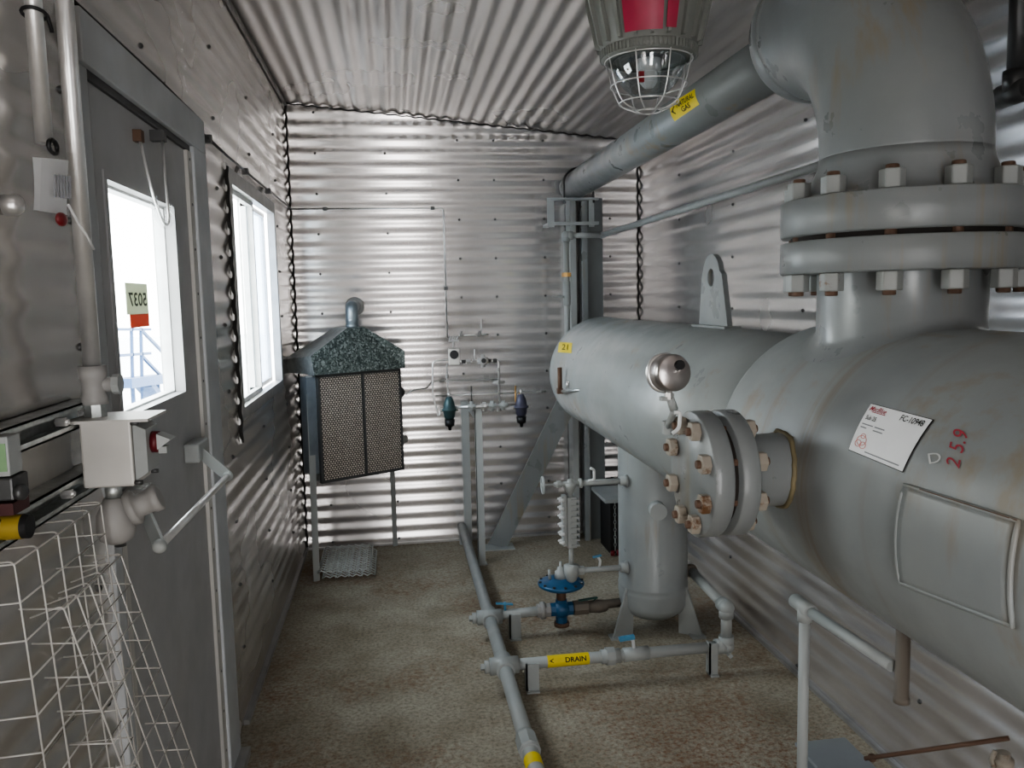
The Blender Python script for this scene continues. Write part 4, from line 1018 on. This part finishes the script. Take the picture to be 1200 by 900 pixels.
# column, brace, pipe bracket
cxl, cxm, cxr = 1.100, 1.135, 1.215
ctop = W(690, 232, y=4.82).z
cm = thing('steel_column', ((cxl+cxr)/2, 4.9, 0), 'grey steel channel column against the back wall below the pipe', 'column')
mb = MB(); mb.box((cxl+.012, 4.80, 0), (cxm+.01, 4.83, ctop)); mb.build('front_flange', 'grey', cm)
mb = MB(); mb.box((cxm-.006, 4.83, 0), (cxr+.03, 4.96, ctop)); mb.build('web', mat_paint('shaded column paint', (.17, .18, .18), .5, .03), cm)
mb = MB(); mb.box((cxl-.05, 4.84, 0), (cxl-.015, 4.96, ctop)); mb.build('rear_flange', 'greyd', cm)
br = thing('diagonal_brace', (.55, 4.80, 0), 'grey diagonal flat bar brace from floor up behind the vessel', 'brace')
bt = W(668, 470, y=4.76); bb_ = W(582, 634, y=4.80)
mb = MB(); mb.bar((bb_.x, 4.77, .0), (bt.x+.10, 4.77, bt.z+.22), .125, .012, (0, 1, 0))
bm_ = mb.build('brace_bar', 'grey', br)
# clip the brace foot flush with the floor
for v in bm_.data.vertices:
    w = v.co+Vector(br.location)
    if w.z < 0: v.co.z = -br.location.z+.0
mb = MB(); mb.box((bb_.x-.10, 4.72, 0), (bb_.x+.10, 4.84, .008)); mb.build('foot_plate', 'greyd', br)
yk = 4.78
bk = thing('pipe_bracket', (1.0, yk, 1.9), 'small angle iron bracket with U-bolt carrying the overhead pipe at the back', 'bracket')
z1b = PZ-.082; za = W(660, 262, y=yk).z; xa = W(644, 245, y=yk).x; xb = W(697, 245, y=yk).x
mb = MB(); mb.bar((xa, yk, z1b-.008), (xb+.02, yk, z1b-.008), .04, .014); mb.bar((xa, yk, za), (xb+.02, yk, za), .04, .018)
mb.bar((xa+.006, yk, za-.02), (xa+.006, yk, z1b+.0), .04, .012, (0, 1, 0)); mb.bar((xb-.02, yk, za-.02), (xb-.02, yk, z1b), .03, .012, (0, 1, 0)); mb.bar((xa+.01, yk, za), (xa+.01, YB-.004, za), .03, .016); mb.build('bracket_frame', 'greyl', bk)
mb = MB(); mb.tube([(TX+.088*math.cos(a), yk-.01, PZ+.088*math.sin(a)) for a in [PI*k/20 for k in range(-1, 22)]]+[(TX-.088, yk-.01, z1b-.03)], .006, 8); mb.cyl((TX+.088, yk-.01, PZ), (TX+.088, yk-.01, z1b-.03), .006); mb.hexn((TX-.088, yk-.01, z1b-.035), (TX-.088, yk-.01, z1b-.02), .012); mb.build('u_bolt', 'darkmetal', bk)
# black cabinet behind the drip leg
q0, q1 = W(700, 632, y=4.7), W(760, 575, y=4.7)
bb = thing('black_cabinet', (1.25, 4.62, 0), 'black battery box with hanging cables half hidden behind the drip leg', 'box')
mb = MB(); mb.box((q0.x+.03, 4.50, 0), (1.46, 4.74, q1.z)); mb.build('box_body', 'black', bb, bevel=.004)
mb = MB(); mb.box((q0.x-.02, 4.42, q1.z+.01), (1.47, 4.76, q1.z+.03)); mb.build('shelf', 'greyl', bb)
mb = MB()
for k in range(14):
    z = q1.z-.01-k*.022; mb.tube([(q0.x+.05+.006*math.cos(a)*(k % 2)+.002, 4.485+.006*math.cos(a)*((k+1) % 2), z+.013*math.sin(a)) for a in [2*PI*j/8 for j in range(8)]], .002, 5, closed=True)
mb.build('chain', 'galv', bb)
for xo in (.035, .07):
    mb = MB(); mb.cyl((q0.x+xo, 4.48, .004), (q0.x+xo, 4.48, .03), .012); mb.build('red_plug', 'red', bb)

# ================================================================== OVERHEAD LAMP
LYp = 2.0
lc = W(760, 72, y=LYp)
lm_ = thing('ceiling_lamp', (lc.x, LYp, ceil_z(lc.x)), 'caged explosion-proof lamp with finned housing hanging from the ceiling', 'lamp')
o = Vector((lc.x, LYp, lc.z)); rr = .110
mb = MB(); mb.lathe(o, (0, 0, 1), [(.006, rr-.004), (.022, rr+.006), (.028, rr+.004), (.032, rr+.008), (.13, rr+.030), (.14, rr+.032), (.20, rr+.02), (.25, .10), (.30, .06), (ceil_z(o.x)-o.z, .045)], 48); mb.build('housing', 'lampcast', lm_)
mb = MB()
for k in range(20):
    a = 2*PI*k/20+.08; d = Vector((math.cos(a), math.sin(a), 0)); t = Vector((-d.y, d.x, 0))*.004
    mb.prism([o+d*(rr+.002)+Vector((0, 0, .03))-t, o+d*(rr+.018)+Vector((0, 0, .032))-t, o+d*(rr+.042)+Vector((0, 0, .135))-t, o+d*(rr+.036)+Vector((0, 0, .20))-t, o+d*(.09)+Vector((0, 0, .25))-t], t*2)
mb.build('cooling_fins', 'lampcast', lm_)
mb = MB()
for k in range(72):
    a = 2*PI*k/72; d = Vector((math.cos(a), math.sin(a), 0)); mb.bar(o+d*(rr+.006)+Vector((0, 0, .006)), o+d*(rr+.007)+Vector((0, 0, .024)), .004, .004, d)
mb.lathe(o, (0, 0, 1), [(.0, rr-.012), (.004, rr-.004), (.006, rr+.004), (.026, rr+.006), (.030, rr)], 48, caps=False); mb.build('lens_ring', 'lampcast', lm_)
# red nameplate: a curved plate on the side facing the viewer
mb = MB()
vd = math.atan2(-LYp, -o.x)
def cplate(mb, a0, a1, z0, z1, r0, r1, n=8):
    A = [mb.bm.verts.new((o.x+r0*math.cos(a0+(a1-a0)*k/n), o.y+r0*math.sin(a0+(a1-a0)*k/n), o.z+z0)) for k in range(n+1)]
    B = [mb.bm.verts.new((o.x+r1*math.cos(a0+(a1-a0)*k/n), o.y+r1*math.sin(a0+(a1-a0)*k/n), o.z+z1)) for k in range(n+1)]
    for k in range(n): mb.face([A[k], A[k+1], B[k+1], B[k]], True)
cplate(mb, vd-.42, vd+.25, .036, .110, rr+.020, rr+.038)
cplate(mb, vd+.31, vd+.5, .040, .110, rr+.021, rr+.038); mb.build('red_nameplate', 'redplate', lm_)
mb = MB(); mb.lathe(o, (0, 0, -1), [(-.012, .090), (0, .090), (.03, .082), (.055, .066), (.075, .045), (.085, .025), (.088, 0)], 36, caps=False); mb.build('globe', 'globe', lm_)
mb = MB(); mb.lathe(o, (0, 0, -1), [(-.01, .03), (.02, .03), (.022, .02), (.05, .022), (.062, .012), (.064, 0)], 20); mb.build('bulb', 'white', lm_)
mb = MB(); mb.lathe(o, (0, 0, -1), [(-.015, .095), (-.004, .04), (-.003, 0)], 36, caps=False); mb.build('reflector', mat_plain('dull reflector', (.10, .12, .15), .35, .8), lm_)
mb = MB(); gw = .0017
for zz_, r_ in ((.0, .106), (-.058, .092), (-.098, .072), (-.118, .03)):
    mb.tube([(o.x+r_*math.cos(2*PI*k/36), o.y+r_*math.sin(2*PI*k/36), o.z+zz_) for k in range(36)], gw, 6, closed=True)
for k in range(8):
    a = 2*PI*k/8+.2; d = Vector((math.cos(a), math.sin(a), 0))
    mb.tube(fillet([o+d*.106+Vector((0, 0, .005)), o+d*.094+Vector((0, 0, -.05)), o+d*.073+Vector((0, 0, -.10)), o+d*.03+Vector((0, 0, -.118))], .02), gw, 6)
mb.build('wire_guard', 'steel', lm_)
mb = MB(); q = o+Vector((-.04, -.07, -.055)); mb.box(q-Vector((.006, .004, .012)), q+Vector((.006, .004, .012))); mb.build('red_clip', 'red', lm_)

# ================================================================== CATALYTIC HEATER
FL = W(374, 500, y=4.40); FRt = W(471, 490, y=4.66)
hz1 = W(374, 440, y=4.40).z; hz0 = W(374, 567, y=4.40).z
U = Vector((FRt.x-FL.x, FRt.y-FL.y, 0)); HWd = U.length; U.normalize(); ang = math.atan2(U.y, U.x)
ht = tag(empty('catalytic_heater', (FL.x, FL.y, 0)), 'catalytic gas heater with woven guard under a galvanised hood', 'heater')
ht.rotation_euler = (0, 0, ang); ht['_o'] = (0, 0, 0)      # parts below are written in the heater's own axes
dp_ = .085
mb = MB(); mb.box((.004, .006, hz0+.004), (HWd-.004, dp_, hz1-.004)); mb.build('housing', 'galv', ht)
fw = .014
mb = MB()
for a, b in (((0, -.006, hz0), (fw, .02, hz1)), ((HWd-fw, -.006, hz0), (HWd, .02, hz1)), ((0, -.006, hz0), (HWd, .02, hz0+fw)), ((0, -.006, hz1-fw), (HWd, .02, hz1)), ((HWd*.53-.008, -.004, hz0), (HWd*.53+.008, .012, hz1))): mb.box(a, b)
mb.build('guard_frame', 'darkmetal', ht)
for a, b in ((fw, HWd*.53-.012), (HWd*.53+.008, HWd-fw)):
    mb = MB(); mb.box((a, -.004, hz0+fw), (b, .004, hz1-fw)); mb.build('guard_mesh', 'weave', ht)
mb = MB(); mb.box((-.045, .03, hz0+.05), (.003, dp_+.03, hz1-.01)); mb.build('side_duct', mat_plain('blue grey side plate', (.22, .25, .28), .5, .5), ht)
# hood
y0h, y1h = -.035, dp_+.19
ze, zs, za_ = hz1+.005, W(376, 416, y=4.42).z, W(415, 384, y=4.5).z
poly = [(-.03, y0h, ze), (HWd+.012, y0h, ze), (HWd+.012, y0h, zs-.005), (HWd*.60, y0h+.06, za_), (HWd*.40, y0h+.06, za_), (-.045, y0h, zs)]
pb2 = [(-.05, y1h, ze), (HWd+.04, y1h, ze), (HWd+.04, y1h, zs-.03), (HWd*.60, y1h-.1, za_), (HWd*.40, y1h-.1, za_), (-.06, y1h, zs-.03)]
mb = MB(); A = [mb.bm.verts.new(p) for p in poly]; B = [mb.bm.verts.new(p) for p in pb2]; mb.face(A)
mb.mi = 1; mb.face(B[::-1])
for k in (1, 2, 3, 4, 5): mb.face([A[k], B[k], B[(k+1) % 6], A[(k+1) % 6]])
mb.build('hood', ['spangle', 'galv'], ht)
# legs
invr = Matrix.Rotation(-ang, 4, 'Z')
def loc(px, py, y=None, z=None):
    w = W(px, py, y=y, z=z)-Vector((FL.x, FL.y, 0)); return invr @ w
a_ = loc(371, 681, z=0); t_ = loc(362, 442, y=4.42)
mb = MB(); mb.bar(a_, (t_.x, t_.y, hz1), .034, .006, (0, 1, 0)); mb.bar(a_+Vector((.016, .014, 0)), (t_.x+.016, t_.y+.014, hz1), .006, .034, (0, 1, 0)); mb.build('leg', 'greyl', ht)
a_ = loc(463, 640, z=0); t_ = loc(460, 550, y=4.9)
mb = MB(); mb.bar((a_.x, a_.y, 0), (a_.x, a_.y, hz1-.05), .028, .006, (0, 1, 0)); mb.bar((a_.x+.013, a_.y+.01, 0), (a_.x+.013, a_.y+.01, hz1-.05), .006, .026, (0, 1, 0)); mb.bar((a_.x, a_.y, hz1-.1), (a_.x*.8, dp_, hz1-.1), .02, .006); mb.build('leg', 'greyl', ht)
for zz_, r_, nm in ((hz1-.14, .032, 'gas_inlet'), (hz0+.165, .030, 'thermostat')):
    mb = MB(); mb.cyl((HWd-.01, .05, zz_), (HWd+.03, .05, zz_), r_); mb.cyl((HWd+.03, .05, zz_), (HWd+.055, .05, zz_), r_*.7) if nm == 'thermostat' else mb.sph((HWd+.02, .05, zz_), r_)
    mb.build(nm, 'cast' if nm == 'thermostat' else 'darkmetal', ht)
mb = MB(); mb.cyl((HWd-.005, .05, hz0+.08), (HWd+.018, .05, hz0+.08), .012); mb.build('drain_plug', 'darkmetal', ht)
fzb = za_-.012
fl_c = loc(412, 384, y=4.52); fx_, fy_ = HWd*.5, y0h+.10
z_el = W(412, 363, y=4.52).z
mb = MB()
wallpt = invr @ Vector((0, 1, 0))
path = [Vector((fx_, fy_, fzb)), Vector((fx_, fy_, z_el-.02))]
for k in range(1, 9):
    a = PI/2*k/8; path.append(Vector((fx_, fy_, z_el-.02))+Vector((0, 0, 1))*.035*math.sin(a)+wallpt*.035*(1-math.cos(a)))
dist_wall = YB-.01-(Matrix.Rotation(ang, 4, 'Z') @ path[-1]).y-FL.y
path.append(path[-1]+wallpt*dist_wall)
mb.tube(path, .034, 24); mb.lathe((fx_, fy_, fzb+.018), (0, 0, 1), [(0, .036), (.008, .036)], 24, caps=False); mb.lathe((fx_, fy_, fzb+.05), (0, 0, 1), [(0, .037), (.006, .037)], 24, caps=False); mb.build('flue', mat_plain('grey flue', (.30, .34, .36), .4, .7), ht)
mb = MB(); e = path[-1]-wallpt*.012; mb.lathe(e, wallpt, [(0, .052), (.008, .056), (.009, .036)], 24); mb.build('flue_collar', 'cast', ht)
# wire racks on floor
gr = thing('wire_rack', (-.31, 4.64, 0), 'stack of galvanised wire grating lying on the floor by the heater', 'wire rack')
c4 = [W(376, 655, z=.04), W(440, 655, z=.04)]
mb = MB(); gx0, gx1, gy0, gy1 = -.445, -.165, 4.40, 4.84
for i, z in enumerate((.012, .055)):
    dx = -.02*i+.01
    for k in range(12):
        y = gy0+(gy1-gy0)*k/11-.04*i
        mb.tube([(gx0+dx+(gx1-gx0)*j/14, y, z+.012*(j % 2)) for j in range(15)], .0042, 6)
    for k in range(5):
        x = gx0+dx+(gx1-gx0)*k/4; mb.tube([(x, gy0-.04*i, z), (x, gy1-.04*i, z)], .004, 6)
mb.build('wires', 'galv', gr)

# ================================================================== BACK WALL INSTRUMENTS
yw = YB-.022
tr = thing('tubing_run', (XL+.02, yw, 2.0), 'thin steel tubing running along the back wall then down to gauges', 'tubing')
p1, p2, p3, p4 = W(338, 245, y=yw), W(512, 244, y=yw), W(520, 251, y=yw), W(523, 396, y=yw)
zt3 = (p1.z+p2.z)/2
mb = MB(); mb.tube(fillet([(XL+.012, yw, zt3), (p3.x, yw, zt3), (p3.x, yw, p4.z)], .02), .0045, 8); mb.build('tube', 'steel', tr)
for px, py in ((381, 246), (507, 244), (521, 338)):
    w = W(px, py, y=yw); mb = MB()
    w.z = zt3 if py < 300 else w.z
    if py > 300: w.x = p3.x
    mb.box((w.x-.012, yw-.009, w.z-.009), (w.x+.012, YB-.004, w.z+.010)); mb.build('tube_clip', 'darkmetal', tr)
mb = MB(); mb.tube([(XL+.018, 2.72, 2.018), (XL+.016, 3.1, 2.015), (XL+.016, 3.9, 2.02), (XL+.016, yw, zt3)], .0045, 8); mb.build('tube', 'darkmetal', tr)
for y in (2.78, 3.45, 4.05):
    mb = MB(); mb.box((XL+.002, y-.012, 2.005), (XL+.026, y+.012, 2.030)); mb.build('tube_clip', 'darkmetal', tr)
# instrument post
ipy = 4.50
pt, pb_ = W(562, 478, y=ipy), W(565, 662, z=0)
ip = thing('instrument_post', (pb_.x, pb_.y, 0), 'grey channel post holding the regulator manifold near the back wall', 'post')
zp = W(560, 478, y=ipy).z
mb = MB(); mb.box((pb_.x-.020, pb_.y, 0), (pb_.x+.021, pb_.y+.005, zp)); mb.box((pb_.x-.020, pb_.y, 0), (pb_.x-.016, pb_.y+.03, zp)); mb.build('front_channel', 'greyl', ip)
wb_ = W(553, 633, z=0)
mb = MB(); mb.box((wb_.x-.045, YB-.05, 0), (wb_.x+.0, YB-.004, zp-.02)); mb.build('rear_channel', 'greyd', ip)
mb = MB(); mb.box((pb_.x-.03, pb_.y-.01, 0), (pb_.x+.03, pb_.y+.045, .006)); mb.box((wb_.x-.01, pb_.y+.004, zp-.06), (pb_.x+.0, YB-.045, zp-.02)); mb.build('cross_tie', 'greyd', ip)
# manifold
ym_ = ipy-.03
mf = thing('valve_manifold', (pb_.x, ym_, zp), 'horizontal tube manifold with small valves across the top of the post', 'manifold')
ml, mr_ = W(532, 493, y=ym_), W(606, 490, y=ym_)
mz = zp+.012
mb = MB(); mb.cyl((ml.x, ym_, mz), (mr_.x, ym_, mz), .008); mb.build('manifold_pipe', 'steel', mf)
for px, hh, mt in ((553, .03, 'greyl'), (568, .022, 'steel'), (577, .028, 'greyl'), (590, .026, 'greyl')):
    x = W(px, 490, y=ym_).x
    mb = MB(); mb.hexn((x-.022, ym_, mz), (x+.022, ym_, mz), .017); mb.cyl((x, ym_, mz-.026), (x, ym_, mz+hh), .011); mb.cyl((x, ym_-.03, mz+.006), (x, ym_, mz), .008)
    mb.build('needle_valve', mt, mf)
x = W(553, 480, y=ym_).x
mb = MB(); mb.cyl((x, ym_, mz+.02), (x, ym_, mz+.115), .0035); mb.build('valve_handle', 'darkmetal', mf)
def regulator(label, px, matn, s=1.0):
    w = W(px, 494, y=ym_)
    t = thing('pressure_regulator', (w.x, ym_, mz-.1), label, 'regulator', 'regulators on the manifold')
    mb = MB(); mb.lathe((w.x, ym_, mz-.02), (0, 0, 1), [(-.045, .020), (-.03, .030), (0, .034), (.004, .042), (.014, .042), (.018, .034), (.05, .028), (.075, .018), (.08, .012)], 24); mb.build('bonnet', matn, t)
    mb = MB(); mb.lathe((w.x, ym_, mz-.065), (0, 0, -1), [(0, .028), (.035, .026), (.04, .012), (.06, .008), (.062, 0)], 20); mb.build('filter_bowl', 'black', t)
    mb = MB(); mb.cyl((w.x-.05, ym_, mz-.012), (w.x+.05, ym_, mz-.012), .012, seg=6, smooth=False); mb.build('ports', 'steel', t)
    mb = MB(); mb.cyl((w.x, ym_, mz+.058), (w.x, ym_, mz+.085), .007); mb.build('adjusting_screw', 'steel', t)
    return w.x
rgx = regulator('dark teal regulator at the left end of the manifold', 527, 'teal')
rgx2 = regulator('slate regulator with black bowl at the right end of the manifold', 611, 'purple')
# pressure switch
w = W(532, 418, y=ym_)
sw = thing('pressure_switch', w, 'small square white instrument with round black face above manifold', 'instrument')
mb = MB(); mb.box((w.x-.030, ym_-.01, w.z-.045), (w.x+.030, ym_+.025, w.z+.045)); mb.build('case', 'jbox', sw, bevel=.004)
mb = MB(); mb.cyl((w.x, ym_-.018, w.z+.012), (w.x, ym_-.009, w.z+.012), .024, seg=28); mb.build('face', 'black', sw)
mb = MB(); a, b = W(527, 397, y=ym_+.02), W(545, 397, y=ym_+.02)
for k in range(4): mb.cyl((a.x+.012*k, ym_+.015, a.z-.01), (a.x+.014*k+.004, ym_+.012, a.z+.014), .005)
mb.box((a.x-.006, ym_+.0, a.z-.016), (a.x+.05, ym_+.02, a.z-.006)); mb.cyl((w.x, ym_+.01, w.z+.044), (w.x, ym_+.01, a.z), .005); mb.build('terminal_fittings', 'cast', sw)
# top small tee tube
tt = thing('vent_tubing', W(560, 393, y=yw), 'short thin vent tube with fittings above the square instrument', 'tubing')
a, b, c_ = W(538, 393, y=yw), W(572, 393, y=yw), W(564, 374, y=yw)
mb = MB(); mb.tube([(a.x, yw, a.z), (b.x, yw, a.z)], .0045, 8); mb.tube([(c_.x, yw, a.z), (c_.x, yw, c_.z)], .003, 8); mb.build('tube', 'steel', tt)
for px in (541, 562): mb = MB(); x = W(px, 393, y=yw).x; mb.hexn((x-.012, yw, a.z), (x+.012, yw, a.z), .012); mb.cyl((x, yw, a.z), (x, yw, a.z+.024), .006); mb.box((x-.006, yw, a.z-.008), (x+.006, YB-.003, a.z+.002)); mb.build('fitting', 'cast', tt)
# valve train to the right of switch
vt_ = thing('valve_train', W(565, 421, y=ym_), 'row of small dark valves and fittings right of the square instrument', 'valve')
zv = W(565, 423, y=ym_).z
mb = MB(); mb.tube(fillet([(w.x+.03, ym_, zv+.005), (w.x+.06, ym_, zv-.012), (w.x+.085, ym_, zv-.004), (W(584, 423, y=ym_).x, ym_, zv), (W(584, 423, y=ym_).x, ym_, mz+.02)], .02), .005, 8); mb.build('tube', 'steel', vt_)
for px, r_, mt in ((543, .011, 'darkmetal'), (549, .014, 'cast'), (556, .010, 'steel'), (573, .011, 'darkmetal'), (580, .012, 'darkmetal')):
    x = W(px, 423, y=ym_).x; mb = MB(); mb.hexn((x-.011, ym_, zv), (x+.011, ym_, zv), r_); mb.build('fitting', mt, vt_)
x = W(566, 420, y=ym_).x
mb = MB(); mb.cyl((x-.03, ym_, zv), (x+.028, ym_, zv), .018); mb.cyl((x, ym_-.035, zv+.004), (x, ym_, zv+.004), .020); mb.cyl((x, ym_, zv-.035), (x, ym_, zv+.035), .012); mb.build('solenoid', 'cast', vt_)
mb = MB(); mb.cyl((x, ym_-.040, zv+.004), (x, ym_-.034, zv+.004), .013); mb.build('knob', 'black', vt_)
mb = MB(); x2 = W(556, 410, y=ym_).x; mb.cyl((x2, ym_, zv), (x2, ym_, zv+.065), .003); mb.build('lever', 'steel', vt_)
for py in (433, 448, 480):
    q = W(584, py, y=ym_); mb = MB(); mb.hexn((q.x, ym_, q.z-.010), (q.x, ym_, q.z+.010), .011)
    if py == 448: mb.cyl((q.x-.03, ym_, q.z), (q.x+.035, ym_, q.z), .008)
    mb.build('fitting', 'cast', vt_)
# bent loop of tube on the left
lt_ = thing('tube_loop', W(508, 440, y=ym_), 'bent thin tube loop from the square instrument down to left regulator', 'tubing')
mb = MB(); mb.tube(fillet([(w.x-.03, ym_, W(520, 422, y=ym_).z)] + [W(*p, y=ym_) for p in ((507, 423), (507, 462), (514, 489))] + [(rgx-.045, ym_, mz-.012)], .025), .0045, 8); mb.build('tube', 'steel', lt_)
mb = MB(); x3 = W(524, 440, y=ym_+.015).x; mb.tube([(x3, ym_+.012, w.z-.04), (x3, ym_+.012, W(524, 480, y=ym_).z), (rgx, ym_, mz+.08)], .004, 8); mb.build('tube', 'steel', lt_)
mb = MB(); q = W(524, 441, y=ym_); mb.hexn((x3, ym_+.012, q.z-.012), (x3, ym_+.012, q.z+.008), .011); mb.build('fitting', 'cast', lt_)
# horizontal rows on wall
hr = thing('gas_supply_tube', W(540, 447, y=yw), 'long thin horizontal gas tube from heater across the back wall', 'tubing')
a, b = W(506, 447, y=yw), W(585, 446, y=yw)
e_ = W(476, 462, y=4.66); e2_ = W(493, 456, y=4.75)
mb = MB(); mb.tube(fillet([e_, W(484, 457, y=4.7), W(500, 455, y=4.85), (a.x, yw, a.z), (b.x, yw, a.z)], .03), .0050, 8); mb.build('tube', 'steel', hr)
for px in (518, 571): mb = MB(); x = W(px, 447, y=yw).x; mb.hexn((x-.016, yw, a.z), (x+.016, yw, a.z), .010); mb.build('fitting', 'cast', hr)
hr2 = thing('impulse_tube', W(560, 463, y=yw), 'lower thin horizontal impulse tube ending above the slate regulator', 'tubing')
a, b = W(510, 464, y=yw), W(640, 462, y=yw)
mb = MB(); mb.tube(fillet([(a.x, yw, a.z), (b.x, yw, a.z)], .03), .0040, 8); mb.build('tube', 'steel', hr2)
for px in (521, 632): mb = MB(); x = W(px, 463, y=yw).x; mb.hexn((x-.014, yw, a.z), (x+.014, yw, a.z), .009); mb.build('fitting', 'cast', hr2)
mb = MB(); q = W(604, 452, y=ym_); mb.tube(fillet([q, W(604, 470, y=ym_), W(608, 478, y=ym_), (rgx2-.006, ym_, mz+.07)], .01), .0045, 8); tag(mb.build('bent_tube', 'brass'), 'short bent tube rising from the slate regulator', 'tubing')

# ================================================================== LIGHT
w_ = bpy.data.worlds.new('sky'); scn.world = w_; w_.use_nodes = True
nt = w_.node_tree; bg = nt.nodes['Background']
tc = nt.nodes.new('ShaderNodeTexCoord'); sx = nt.nodes.new('ShaderNodeSeparateXYZ'); nt.links.new(tc.outputs['Generated'], sx.inputs[0])
cr = nt.nodes.new('ShaderNodeValToRGB'); e = cr.color_ramp.elements
e[0].position = 0; e[0].color = (1, .985, .97, 1); e[1].position = .6; e[1].color = (.93, .96, 1, 1)
nt.links.new(sx.outputs['Z'], cr.inputs[0]); nt.links.new(cr.outputs[0], bg.inputs[0]); bg.inputs[1].default_value = SKY = 11.0
def area(name, loc, rot, sx_, sy_, portal=True, energy=0, color=(1, 1, 1)):
    l = bpy.data.lights.new(name, 'AREA'); l.shape = 'RECTANGLE'; l.size = sx_; l.size_y = sy_; l.energy = energy; l.color = color
    if portal: l.cycles.is_portal = True
    ob = bpy.data.objects.new(name, l); ob.location = loc; ob.rotation_euler = rot; COL.objects.link(ob); return ob
area('door_glass_portal', (XL-.07, (GY0+GY1)/2, (GZ0+GZ1)/2), (0, -PI/2, 0), GZ1-GZ0, GY1-GY0)
area('window_portal', (XL-.09, (WY0+WY1)/2, (WZ0+WZ1)/2), (0, -PI/2, 0), WZ1-WZ0, WY1-WY0)
area('doorway_portal', (.14, YF-.06, .95), (PI/2, 0, 0), .52, 1.9)

# ================================================================== CAMERA
cam = bpy.data.cameras.new('camera'); co_ = bpy.data.objects.new('camera', cam); COL.objects.link(co_)
m4 = Matrix((AR, AU, -AW)).transposed().to_4x4(); m4.translation = CAMP; co_.matrix_world = m4
cam.sensor_fit = 'HORIZONTAL'; cam.sensor_width = 36; cam.lens = F_PX/1200*36; cam.clip_start = .02; cam.clip_end = 200
scn.camera = co_
for ob in bpy.data.objects:
    if '_o' in ob: del ob['_o']
scn.view_settings.view_transform = 'AgX'
try: scn.view_settings.look = 'AgX - Medium High Contrast'
except Exception: pass
scn.view_settings.exposure = 0.28
scn.cycles.use_denoising = True
scn.cycles.max_bounces = 10; scn.cycles.diffuse_bounces = 5; scn.cycles.glossy_bounces = 5; scn.cycles.transparent_max_bounces = 12
scn.cycles.sample_clamp_indirect = 8
